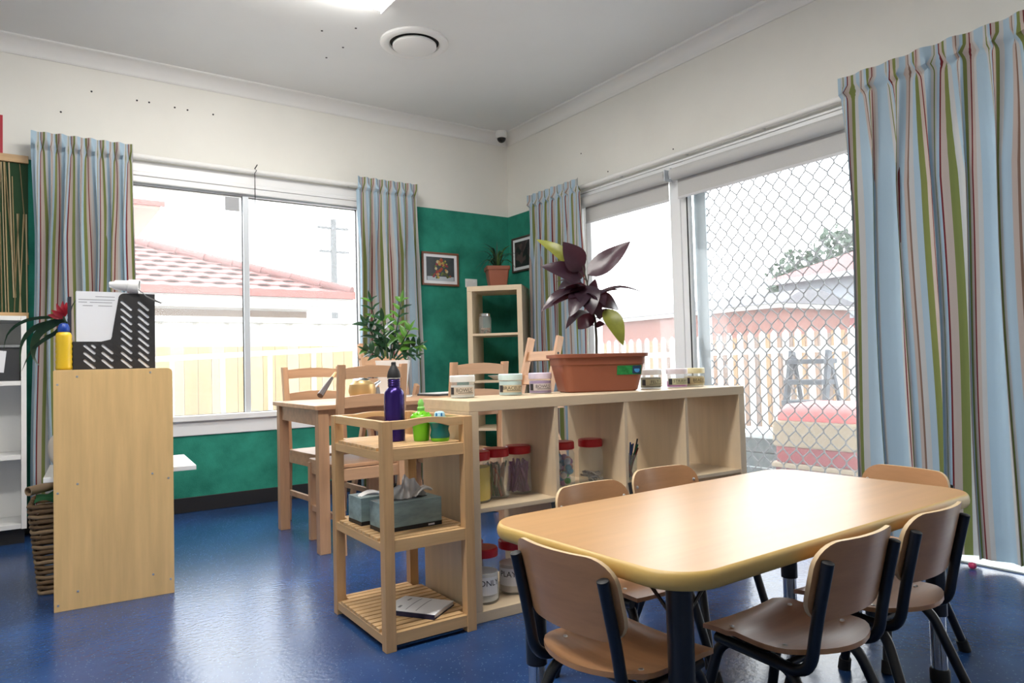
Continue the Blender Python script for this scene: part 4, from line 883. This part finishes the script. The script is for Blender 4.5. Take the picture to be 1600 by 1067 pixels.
# ---- things on the maple cabinet
def oncab(u, v, z): return CBM @ Vector((u, v, z))
fh = thing('magazine_file', 'black magazine file with slanted slots, holding papers', 'file holder', oncab(.065, .06, .9422), ca+R(4)); fw_, fd_, fh_ = .300, .10, .318
def capsule(cx, cy, ln, wd, ang):
    pts = []
    for k in range(7): a = ang-PI/2+PI*k/6; pts.append((cx+ln/2*math.cos(ang)+wd/2*math.cos(a), cy+ln/2*math.sin(ang)+wd/2*math.sin(a)))
    for k in range(7): a = ang+PI/2+PI*k/6; pts.append((cx-ln/2*math.cos(ang)+wd/2*math.cos(a), cy-ln/2*math.sin(ang)+wd/2*math.sin(a)))
    return pts
sil = [(0,0), (fw_,0), (fw_,fh_), (.185,fh_)] + [(.185-.022*math.sin(R(a)), fh_-.022+.022*math.cos(R(a))) for a in (15,35,55,75)] + [(.128+.012*math.cos(R(a)), .150-.030*math.sin(R(a))) for a in (0,30,60)] + [(.10,.115), (0,.115)]
slots = []
for ci, x in enumerate((.192, .256)):
    for k in range(10):
        z = .022+.0305*k
        if z < .295: slots.append(capsule(x, z, .046, .011, R(-43)))
for x in (.058, .122):
    for k in range(3): slots.append(capsule(x, .022+.0305*k, .046 if k < 3 else .02, .011, R(-43)))
slots += [capsule(.072, .096, .012, .011, R(-43))]
RX = Matrix.Rotation(R(90), 4, 'X')
M_file = mat('black_file', (.022,.021,.022), .5)
plate2d('side_panel', [sil]+slots, .001, M_file, fh, Matrix.Translation((0,0,0)) @ RX)
plate2d('side_panel', [sil], .001, M_file, fh, Matrix.Translation((0,fd_,0)) @ RX)
MB().box((fw_-.002, .0012, .0), (fw_, fd_-.0012, fh_)).build('spine', M_file, fh); MB().box((0, .0012, 0), (fw_-.0022, fd_-.0012, .002)).build('base', M_file, fh); MB().box((0, .0012, .0022), (.002, fd_-.0012, .115)).build('front_lip', M_file, fh)
pp = tag(MB().box((.012, .0035, .004), (fw_-.006, .055, .322)).build('papers', M_paper), 'stack of white papers standing in the magazine file', 'papers'); pp.location = oncab(.065, .06, .9422); pp.rotation_euler = (0, 0, ca+R(4))
for k, (x0, x1, z) in enumerate(((.08,.15,.30), (.02,.15,.287), (.02,.05,.276), (.06,.14,.276), (.035,.07,.262), (.09,.14,.262))): MB().box((x0, .0027, z), (x1, .0034, z+.0022)).build('print_line', mat('print_grey', (.25,.25,.27), .8), pp)
bi = thing('ring_binder', 'dark binder beside the papers in the magazine file', 'binder', oncab(.048, .085, .9422), ca+R(4)); MB().box((0, .0, 0), (.012, .05, .30)).build('cover', mat('binder_navy', (.02,.02,.035), .5), bi)
for k in range(7): MB().box((-.0012, .016, .03+.03*k), (-.0002, .024, .040+.03*k)).build('punch_hole', M_paper, bi)
co = thing('plastic_cone', 'white plastic cone lying on top of the papers', 'cone', oncab(.225, .085, 1.2655), 0)
Mc = Matrix.Translation((0,0,.030)) @ Matrix.Rotation(ca+R(-12), 4, 'Z') @ Matrix.Rotation(R(-90+4), 4, 'Y')
MB().lathe([(.012,.0),(.024,.07),(.027,.072),(.030,.11),(.030,.112),(.026,.112),(.020,.02)], n=24).xf(Mc @ Matrix.Rotation(PI, 4, 'X') @ Matrix.Translation((0,0,-.03))).build('cone', M_whitep, co, smooth=35)
stp = thing('black_strap', 'black strap trailing off the magazine file to the right', 'strap', oncab(.375, .02, 1.270), 0)
so = Vector(oncab(.375, .02, 1.270)); sps = [near(x, y, so) for x, y in ((200,446),(212,450),(222,457),(228,463),(238,468),(252,474))]
mbs = MB()
for k, p in enumerate(sps):
    wv = .0035 if k < 3 else .011 if k < 5 else .004
    mbs.v += [p-so+Vector((0,-wv,-wv*.5)), p-so+Vector((0,wv,wv*.5)), p-so+Vector((0,wv,wv*.5+.002)), p-so+Vector((0,-wv,-wv*.5+.002))]
for k in range(len(sps)-1):
    for j in range(4): mbs.f.append((k*4+j, k*4+(j+1)%4, k*4+4+(j+1)%4, k*4+4+j))
mbs.build('strap', M_black, stp)
yb_ = thing('spray_bottle', 'yellow ribbed bottle with blue cap on the maple cabinet', 'bottle', oncab(.034, .06, .9422))
prof = [(.026,0),(.029,.003)]
for k in range(6): prof += [(.030,.012+.021*k), (.0275,.022+.021*k)]
prof += [(.029,.138),(.024,.150),(.018,.153)]
MB().lathe(prof, n=28).build('body', mat('yellow_plastic', (.72,.47,.02), .35), yb_, smooth=50); MB().lathe([(.019,.153),(.021,.156),(.021,.172),(.015,.186),(.006,.190)], n=24).build('cap', mat('blue_cap', (.01,.05,.30), .35), yb_, smooth=40)
# bromeliad behind the bottle
bro = Vector(oncab(.06, .30, .9422)); brz = 0
bp2 = thing('potted_plant', 'red flowered plant with long arching dark leaves on the maple cabinet', 'plant', bro, 0)
MB().lathe([(.045,0),(.060,.09),(.064,.09),(.064,.10),(.056,.10),(.05,.085)], n=24).build('pot', mat('dark_pot', (.02,.022,.02), .5), bp2, smooth=40); MB().lathe([(.055,.084),(.055,.09)], n=20).build('soil', M_soil, bp2)
def LB(x, y, off=0): return near(x, y, bro, off)
def strap(pts, wd, m=M_lstrap):
    P = [LB(*p)-bro for p in pts]; N = 16; mb = MB(); n = len(P)-1
    def cr(t):
        f = t*n; i = min(int(f), n-1); f -= i; p0, p1, p2, p3 = P[max(i-1,0)], P[i], P[i+1], P[min(i+2,n)]
        return .5*((2*p1)+(p2-p0)*f+(2*p0-5*p1+4*p2-p3)*f*f+(3*p1-p0-3*p2+p3)*f**3)
    for k in range(N+1):
        t = k/N; c = cr(t); d = (cr(min(1,t+.02))-cr(max(0,t-.02))).normalized(); s_ = (d.cross(tocam)*.75+tocam*.6).normalized(); wv = wd/2*(.55+.45*math.sin(PI*min(1,t*1.2)))*(1 if t < .7 else max(.04,(1-t)/.3))
        mb.v += [c-s_*wv, c-Vector((0,0,.12*wv)), c+s_*wv]
    for k in range(N):
        for j in (0, 1): a = k*3+j; mb.f.append((a, a+1, a+4, a+3))
    mb.build('leaf', m, bp2, smooth=80)
strap([(101,560),(104,502),(70,496),(35,503),(12,522),(5,550)], .016); strap([(101,560),(102,504),(75,505),(50,515),(33,540),(32,582)], .024); strap([(102,560),(100,505),(72,512),(56,528),(52,556),(62,572)], .034); strap([(103,560),(104,507),(85,520),(66,526)], .016); strap([(102,560),(98,520),(70,530),(48,550),(34,580)], .018)
strap([(104,560),(108,510),(112,480),(124,462)], .018); 
MB().tube([Vector((0,0,.09)), LB(103,505)-bro, LB(98,490)-bro], .005, 8).build('flower_stem', M_lstrap, bp2)
M_fl = leaf_mat('red_bract', (.33,.02,.035), .3)
for k, (x, y) in enumerate(((80,484),(74,492),(88,474),(98,470),(104,472),(92,480),(100,478),(84,494),(110,468))): leaf('bract', M_fl, bp2, bro, 0, LB(101,496), LB(x, y, -.02+.008*k), .026, .004, .3, tocam)
# things low beside the cabinet
cush = thing('cloth_bag', 'cream cloth bundle on the white board', 'bag', oncab(.045, .16, .5222), ca)
def bag(u, v):
    a = 2*PI*u; p = PI*(v-.5); r_ = .065*(1+.12*math.sin(3*a+2*v*4)); return (r_*math.cos(p)**.7*math.cos(a) if math.cos(p) > 0 else 0, 1.1*r_*max(0, math.cos(p))**.7*math.sin(a), .096+.085*math.sin(p)*(1+.1*math.sin(2*a)))
MB().grid(bag, 24, 14).build('bundle', mat('cream_cloth', (.62,.55,.46), .9), cush, smooth=80)
bs_o = Vector(oncab(.03, .42, .0002)); bsk = thing('wicker_basket', 'brown wicker basket behind the maple cabinet', 'basket', bs_o, ca)
M_wick = mat('wicker', (.16,.095,.045), .7, var=.3, scale=40); M_wick2 = mat('wicker_pale', (.30,.20,.11), .7)
for k in range(18):
    f = k/17; w_, d_ = .19+.07*f, .26+.06*f; z = .01+.365*f
    MB().tube([Vector((x, y, z+.003*math.sin(i*1.3+k*PI))) for i, (x, y) in enumerate(rrect(w_, d_, .03, 3)+rrect(w_, d_, .03, 3)[:1])], .0085, 6).build('woven_row', M_wick if k % 3 else M_wick2, bsk, smooth=60)
MB().slab(rrect(.20,.26,.03,3), 0, .006).build('base', M_wick, bsk)
for sx in (-1, 1):
    for y in (-.08, -.02, .05): MB().bar((sx*.095, y, .0), (sx*.125, y*1.1, .382), .008, .008).build('upright', M_wick2, bsk)
gcl = tag(MB().grid(lambda u, v: (-.11+.22*u, -.13+.26*v, .012*math.sin(u*11+v*4)+.010*math.sin(v*17)+.030*math.sin(PI*u)*math.sin(PI*v)), 20, 20).build('green_cloth', mat('green_fabric', (.015,.09,.03), .95), smooth=80), 'dark green cloth heaped in the wicker basket', 'cloth'); gcl.location = bs_o+Vector((0,0,.386)); gcl.rotation_euler = (0,0,ca)
for (x, y), lab in (((44,779), 'cardboard tube sticking out at the basket rim'), ((58,833), 'cardboard tube end poking through the basket side')):
    p = near(x, y, bs_o, -.10 if y < 800 else -.17); p.z += .03 if y < 800 else 0; t = thing('cardboard_tube', lab, 'tube', p, 0)
    mm = Vector((.75,.62,.05)).to_track_quat('Z','Y').to_matrix().to_4x4(); MB().loft([[Vector((a*math.cos(2*PI*j/20), a*math.sin(2*PI*j/20), z)) for a, z in ((.020,0),(.020,.16),(.016,.16),(.016,0))] for j in range(20)], False, True).xf(mm).build('roll', mat('cardboard', (.38,.27,.17), .8), t, smooth=40)
# pink bead on the floor by the curtain
bd2 = fz(1521, 884, .012); bm = bmesh.new(); bmesh.ops.create_icosphere(bm, subdivisions=3, radius=.014); me = bpy.data.meshes.new('toy_blossom')
for v_ in bm.verts: v_.co *= 1+.18*math.sin(5*math.atan2(v_.co.y, v_.co.x))
bm.to_mesh(me); bm.free(); me.shade_smooth(); me.materials.append(mat('pink_toy', (.55,.04,.14), .4)); o = link('toy_blossom', me); o.location = (bd2.x-.01, bd2.y, .0142+.0002); tag(o, 'small pink toy on the floor under the big curtain', 'toy')

# ================================================================== OUTSIDE
GZO = -.12
g = struct(MB().box((-40, WY+T+.02, GZO-.1), (60, 70, GZO)).box((WX+T+.02, -30, GZO-.1), (60, WY+T+.02, GZO)).build('ground', mat('concrete', (.42,.41,.39), .9, var=.08, scale=1)), 'pale concrete yard outside the windows', 'ground')
M_fw = mat('fence_white', (.50,.50,.49), .5); M_fy = mat('paling_yellow', (.36,.25,.11), .7, var=.1, scale=3, stretch=(2,2,.3)); M_fc = mat('paling_pale', (.42,.33,.19), .7)
f1 = thing('sheet_fence', 'tall white metal sheet fence outside the back window', 'fence', (2.2, 8.0, GZO))
for k in range(20):
    x = -3.0+.33*k; MB().prism([(0,0),(.03,-.03),(.27,-.03),(.30,0),(.33,0),(.33,.004),(.298,.004),(.268,-.026),(.032,-.026),(.002,.004)], lambda a, b: (x+a, b, 0), lambda a, b: (x+a, b, 1.60)).build('fence_sheet', M_fw, f1)
MB().box((-3.0,-.05,1.58), (3.6,.03,1.64)).build('top_rail', M_fw, f1)
f2 = thing('paling_fence', 'low yellow paling fence in front of the white fence', 'fence', (2.2, 7.45, GZO))
for k in range(46):
    x = -2.9+.125*k; MB().box((x, -.01, 0), (x+.120, .01, 1.30)).build('paling', M_fy if k % 3 else M_fc, f2)
MB().box((-2.9, .011, 1.0), (2.9, .05, 1.08)).build('back_rail', M_fc, f2)
hr = thing('hand_rail', 'thin white sloping hand rail in front of the paling fence', 'rail', (2.2, 7.2, GZO))
MB().bar((-1.6, 0, 1.16), (2.2, 0, 1.33), .04, .05).build('rail', M_fw, hr)
for k in range(9): x = -1.5+.45*k; MB().box((x-.018, -.018, 0), (x+.018, .018, 1.165+.0447*(x+1.6)-.02)).build('baluster', M_fw, hr)
# tiled house
hs = thing('tiled_house', 'house with a red tiled hip roof beyond the back fence', 'house', (1.0, 10.0, GZO)); O = Vector((1.0, 10.0, GZO))
M_til = mat('roof_tile', (.135,.04,.035), .6, var=.15, scale=3); M_beige = mat('beige_wall', (.20,.13,.09), .8)
MB().box((-5, .5, 0), (2.55, 4.2, 2.05)).build('wall', M_beige, hs)
MB().box((-5.2, .06, 1.93), (3.05, .5, 2.0)).build('eave_lining', M_fw, hs); MB().box((-5.2, .02, 1.98), (3.1, .06, 2.10)).build('fascia', M_fw, hs)
MB().box((-5.2, -.09, 2.09), (3.13, .02, 2.185)).build('gutter', mat('gutter_red', (.24,.045,.035), .5), hs)
tn = .372; gz = 2.17; xc = 3.08
MB().loft([[Vector((-5.2, 0, gz-.06)), Vector((xc, 0, gz-.06)), Vector((xc-3.6, 3.6, gz-.06+3.6*tn)), Vector((-5.2, 3.6, gz-.06+3.6*tn))], [Vector((-5.2, 0, gz-.01)), Vector((xc, 0, gz-.01)), Vector((xc-3.6, 3.6, gz-.01+3.6*tn)), Vector((-5.2, 3.6, gz-.01+3.6*tn))]]).build('roof', M_til, hs)
MB().loft([[Vector((xc, 0, gz-.06)), Vector((xc, 4.3, gz-.06)), Vector((xc-3.6, 3.8, gz-.06+3.6*tn)), Vector((xc-3.6, 3.6, gz-.06+3.6*tn))], [Vector((xc, 0, gz-.01)), Vector((xc, 4.3, gz-.01)), Vector((xc-3.6, 3.8, gz-.01+3.6*tn)), Vector((xc-3.6, 3.6, gz-.01+3.6*tn))]]).build('roof', M_til, hs)
tw, tl = .30, .34; prof = [(tw*k/6, .018*(math.sin(PI*k/3)**2 if k < 3 else 0)+.010*(1 if k in (0,6) else 0)) for k in range(7)]
tm = MB().prism(prof+[(a, b-.016) for a, b in reversed(prof)], lambda x, z: (x, -.02, z+.022), lambda x, z: (x, tl, z+.022+tl*tn-.028)).mesh('roof_tile', M_til)
for r_ in range(12):
    y = .29*r_; x = -.75 + (.15 if r_ % 2 else 0)
    while x < xc-y-.12:
        o = link('roof_tile', tm, hs); o.location = (x, y, gz-.005+y*tn); x += tw
for k in range(11):
    a = Vector((xc-.34*k-.01, .34*k, gz+.03+.34*k*tn)); MB().tube([a, a+Vector((-.36,.36,.36*tn+.012))], [.085,.07], 10).build('hip_tile', M_til, hs, smooth=50)
b2 = thing('upper_storey', 'corner of a taller building with red eaves, top left of the back window', 'building', (0, 15.0, GZO))
MB().box((-4, 0, 0), (1.75, 5, 4.15)).build('wall', mat('pale_render', (.62,.56,.48), .8), b2); MB().box((-4.2, -.45, 4.15), (2.15, 5.2, 4.23)).build('eave', mat('eave_pink', (.55,.28,.22), .6), b2)
MB().box((-4.2, -.52, 4.20), (2.22, -.45, 4.40)).build('gutter', mat('gutter_red', (0,0,0)), b2); MB().loft([[Vector((-4.2,-.5,4.35)), Vector((2.2,-.5,4.35)), Vector((2.2,5.2,4.35)), Vector((-4.2,5.2,4.35))], [Vector((-2,2,5.2)), Vector((0,2,5.2)), Vector((0,3,5.2)), Vector((-2,3,5.2))]]).build('roof', M_til, b2)
po = thing('power_pole', 'distant timber power pole with two cross arms', 'pole', (11.4, 30.0, GZO)); M_pole = mat('pole_grey', (.075,.08,.085), .8)
MB().tube([(0,0,0), (0,0,7.75)], [.17,.13], 12).build('post', M_pole, po, smooth=40)
for z, a, b in ((7.35,-.72,.70), (6.3,-.65,.70)):
    MB().box((a, -.06, z-.05), (b, .06, z+.05)).build('cross_arm', M_pole, po)
    for x in (a+.08, a+.4, b-.4, b-.08): MB().lathe([(.03,0),(.05,.06),(.02,.14)], (x, 0, z+.05), 8).build('insulator', M_whitep, po)
# picket fence and yard beyond the screen door
pk = thing('picket_fence', 'white picket fence beyond the screen door', 'fence', (6.5, 5.4, GZO))
for k in range(40):
    y = 3.6-.1409*k; MB().prism([(y-.030,0),(y+.030,0),(y+.030,1.30),(y,1.335),(y-.030,1.30)], lambda a, z: (-.01, a, z), lambda a, z: (.012, a, z)).build('picket', M_fw, pk)
for z in (.22, 1.12): MB().box((.0125, -2.0, z-.03), (.045, 3.7, z+.03)).build('rail', M_fw, pk)
bf = thing('timber_fence', 'brown timber fence behind the white pickets', 'fence', (8.0, 6.0, GZO)); M_tb = [mat('timber_a', (.21,.135,.095), .8, var=.15, scale=3), mat('timber_b', (.17,.125,.105), .8, var=.15, scale=3), mat('timber_c', (.25,.16,.085), .8)]
for k in range(48): y = 4.6-.17*k; MB().box((-.01, y-.082, 0), (.012, y+.082, 1.33+.03*(k % 2))).build('paling', M_tb[(k*7) % 3], bf)
bb = thing('brick_building', 'low pink brick building with a dark roof beyond the fence', 'building', (12.0, 10.5, GZO))
MB().box((0, -2.35, 0), (2.5, 4.5, 2.02)).build('wall', mat('pink_brick', (.19,.085,.07), .85, var=.08, scale=8), bb); MB().box((-.15, -2.5, 2.02), (2.6, 4.6, 2.10)).build('fascia', M_fw, bb)
MB().loft([[Vector((-.2,-2.55,2.10)), Vector((2.7,-2.55,2.10)), Vector((2.7,4.6,2.10)), Vector((-.2,4.6,2.10))], [Vector((.9,-2.3,2.42)), Vector((1.6,-2.3,2.42)), Vector((1.6,4.4,2.42)), Vector((.9,4.4,2.42))]]).build('roof', mat('dark_roof', (.055,.052,.062), .7), bb)
wh = thing('white_house', 'two storey white house with red roof seen through the mesh', 'house', (16.0, 8.2, GZO)); M_wr = mat('white_render', (.27,.30,.34), .7)
MB().box((0, -4.5, 0), (6, 2.65, 2.98)).build('wall', M_wr, wh)
MB().loft([[Vector((-.4,-4.9,2.98)), Vector((6.4,-4.9,2.98)), Vector((6.4,3.0,2.98)), Vector((-.4,3.0,2.98))], [Vector((2.8,-2.0,4.3)), Vector((3.2,-2.0,4.3)), Vector((3.2,.2,4.3)), Vector((2.8,.2,4.3))]]).build('roof', mat('house_roof', (.17,.045,.045), .7), wh)
MB().box((-.45, -4.95, 2.90), (-.38, 3.05, 3.02)).build('gutter', mat('grey_gutter', (.35,.36,.38), .5), wh)
for y0, y1 in ((1.55, 2.2), (-.7, .3), (-2.6, -1.6)):
    wn = MB().box((-.03, y0-.05, 2.05), (-.001, y1+.05, 2.72)).build('window', M_fw, wh); MB().box((-.04, y0, 2.10), (-.031, y1, 2.67)).build('pane', mat('far_glass', (.10,.15,.22), .2), wn)
MB().loft([[Vector((-1.0,-4.6,1.55)), Vector((-.001,-4.6,1.85)), Vector((-.001,2.6,1.85)), Vector((-1.0,2.6,1.55))], [Vector((-1.0,-4.6,1.62)), Vector((-.001,-4.6,1.95)), Vector((-.001,2.6,1.95)), Vector((-1.0,2.6,1.62))]]).build('awning_roof', mat('house_roof', (0,0,0)), wh)
for y in (-4.4, -2, .3, 2.5): MB().box((-.95, y-.05, 0), (-.85, y+.05, 1.56)).build('awning_post', M_fw, wh)
tree_o = Vector((26, 15.6, GZO)); te = thing('tree', 'round leafy tree rising behind the white house', 'tree', tree_o)
MB().tube([(0,0,0),(.1,0,2),(0,.1,3.6)], [.25,.2,.12], 10).build('trunk', mat('bark_grey', (.12,.10,.08), .9), te, smooth=40)
mb = MB(); rn = random.Random(4)
for k in range(5200):
    c = rn.choice([(0,.9,4.0,1.5),(0,-.8,4.6,1.5),(.3,-2.4,4.5,1.5),(-.3,1.2,3.0,1.2),(0,-1,3.4,1.6),(0,-3.6,4.0,1.4)]); v_ = Vector((rn.gauss(0,1), rn.gauss(0,1), rn.gauss(0,1))).normalized()*c[3]*(rn.random()**.4); p = Vector(c[:3])+v_
    a = Vector((rn.gauss(0,1), rn.gauss(0,1), rn.gauss(0,1))).normalized()*.16; b = a.cross(Vector((rn.gauss(0,1), rn.gauss(0,1), rn.gauss(0,1)))).normalized()*.10; n = len(mb.v)
    mb.v += [p-a, p+b, p+a, p-b]; mb.f.append((n,n+1,n+2,n+3))
o = mb.build('foliage', leaf_mat('tree_leaf', (.03,.06,.035), .2), te); o['kind'] = 'stuff'
ld = thing('step_ladder', 'dark step ladder standing against the picket fence', 'ladder', (5.9, 3.78, GZO)); M_ld = mat('ladder_dark', (.035,.045,.06), .5)
for s in (-1, 1): MB().bar((-.12, s*.215, 0), (.12, s*.185, 1.10), .035, .06, (1,0,0)).build('side_rail', M_ld, ld, bevel=.003); MB().bar((.42, s*.21, 0), (.13, s*.18, 1.08), .025, .04, (1,0,0)).build('rear_leg', M_ld, ld, bevel=.003)
for k in range(5): z = .22+.19*k; MB().box((-.20+.22*z, -.195, z), (.02+.22*z, .195, z+.045)).build('step', M_ld, ld, bevel=.004)
ty = thing('toy_bench', 'red and cream plastic play bench outside the screen door', 'toy', (5.05, 3.0, GZO)); M_tr = mat('toy_red', (.24,.022,.032), .4); M_tcr = mat('toy_cream', (.28,.22,.15), .5); M_tp = mat('toy_pink', (.45,.10,.10), .4)
MB().slab(rrect(.5, .74, .06, 5), 0, .20).build('base', mat('toy_maroon', (.14,.02,.035), .5), ty, bevel=.01); MB().slab(rrect(.54, .80, .05, 5), .2005, .235).build('lower_shelf', M_tcr, ty, bevel=.008)
MB().slab(rrect(.48, .72, .05, 5), .2355, .36).build('body', M_tr, ty, bevel=.01); MB().slab(rrect(.52, .76, .06, 5), .3605, .56).build('band', M_tcr, ty, bevel=.015)
MB().loft([tring(.50,.70,.5605,.08), tring(.50,.70,.62,.08), tring(.42,.58,.68,.08), tring(.2,.3,.70,.06)]).build('lid', M_tp, ty, smooth=50)
pb = thing('planter_box', 'dark grey garden box with a pale rim beside the play bench', 'planter', (5.35, 3.98, GZO)); M_dg = mat('dark_grey', (.06,.08,.085), .6)
for z in (0, .125, .25): MB().box((-.25, -.42, z+.003), (.25, .42, z+.12)).build('board', M_dg, pb, bevel=.006)
MB().box((-.27, -.44, .3705), (.27, .44, .41)).build('rim', mat('pale_rim', (.40,.45,.47), .5), pb, bevel=.005); MB().box((-.26, -.43, .1205), (-.2505, .43, .128)).build('seam_strip', mat('pale_rim', (0,0,0)), pb)
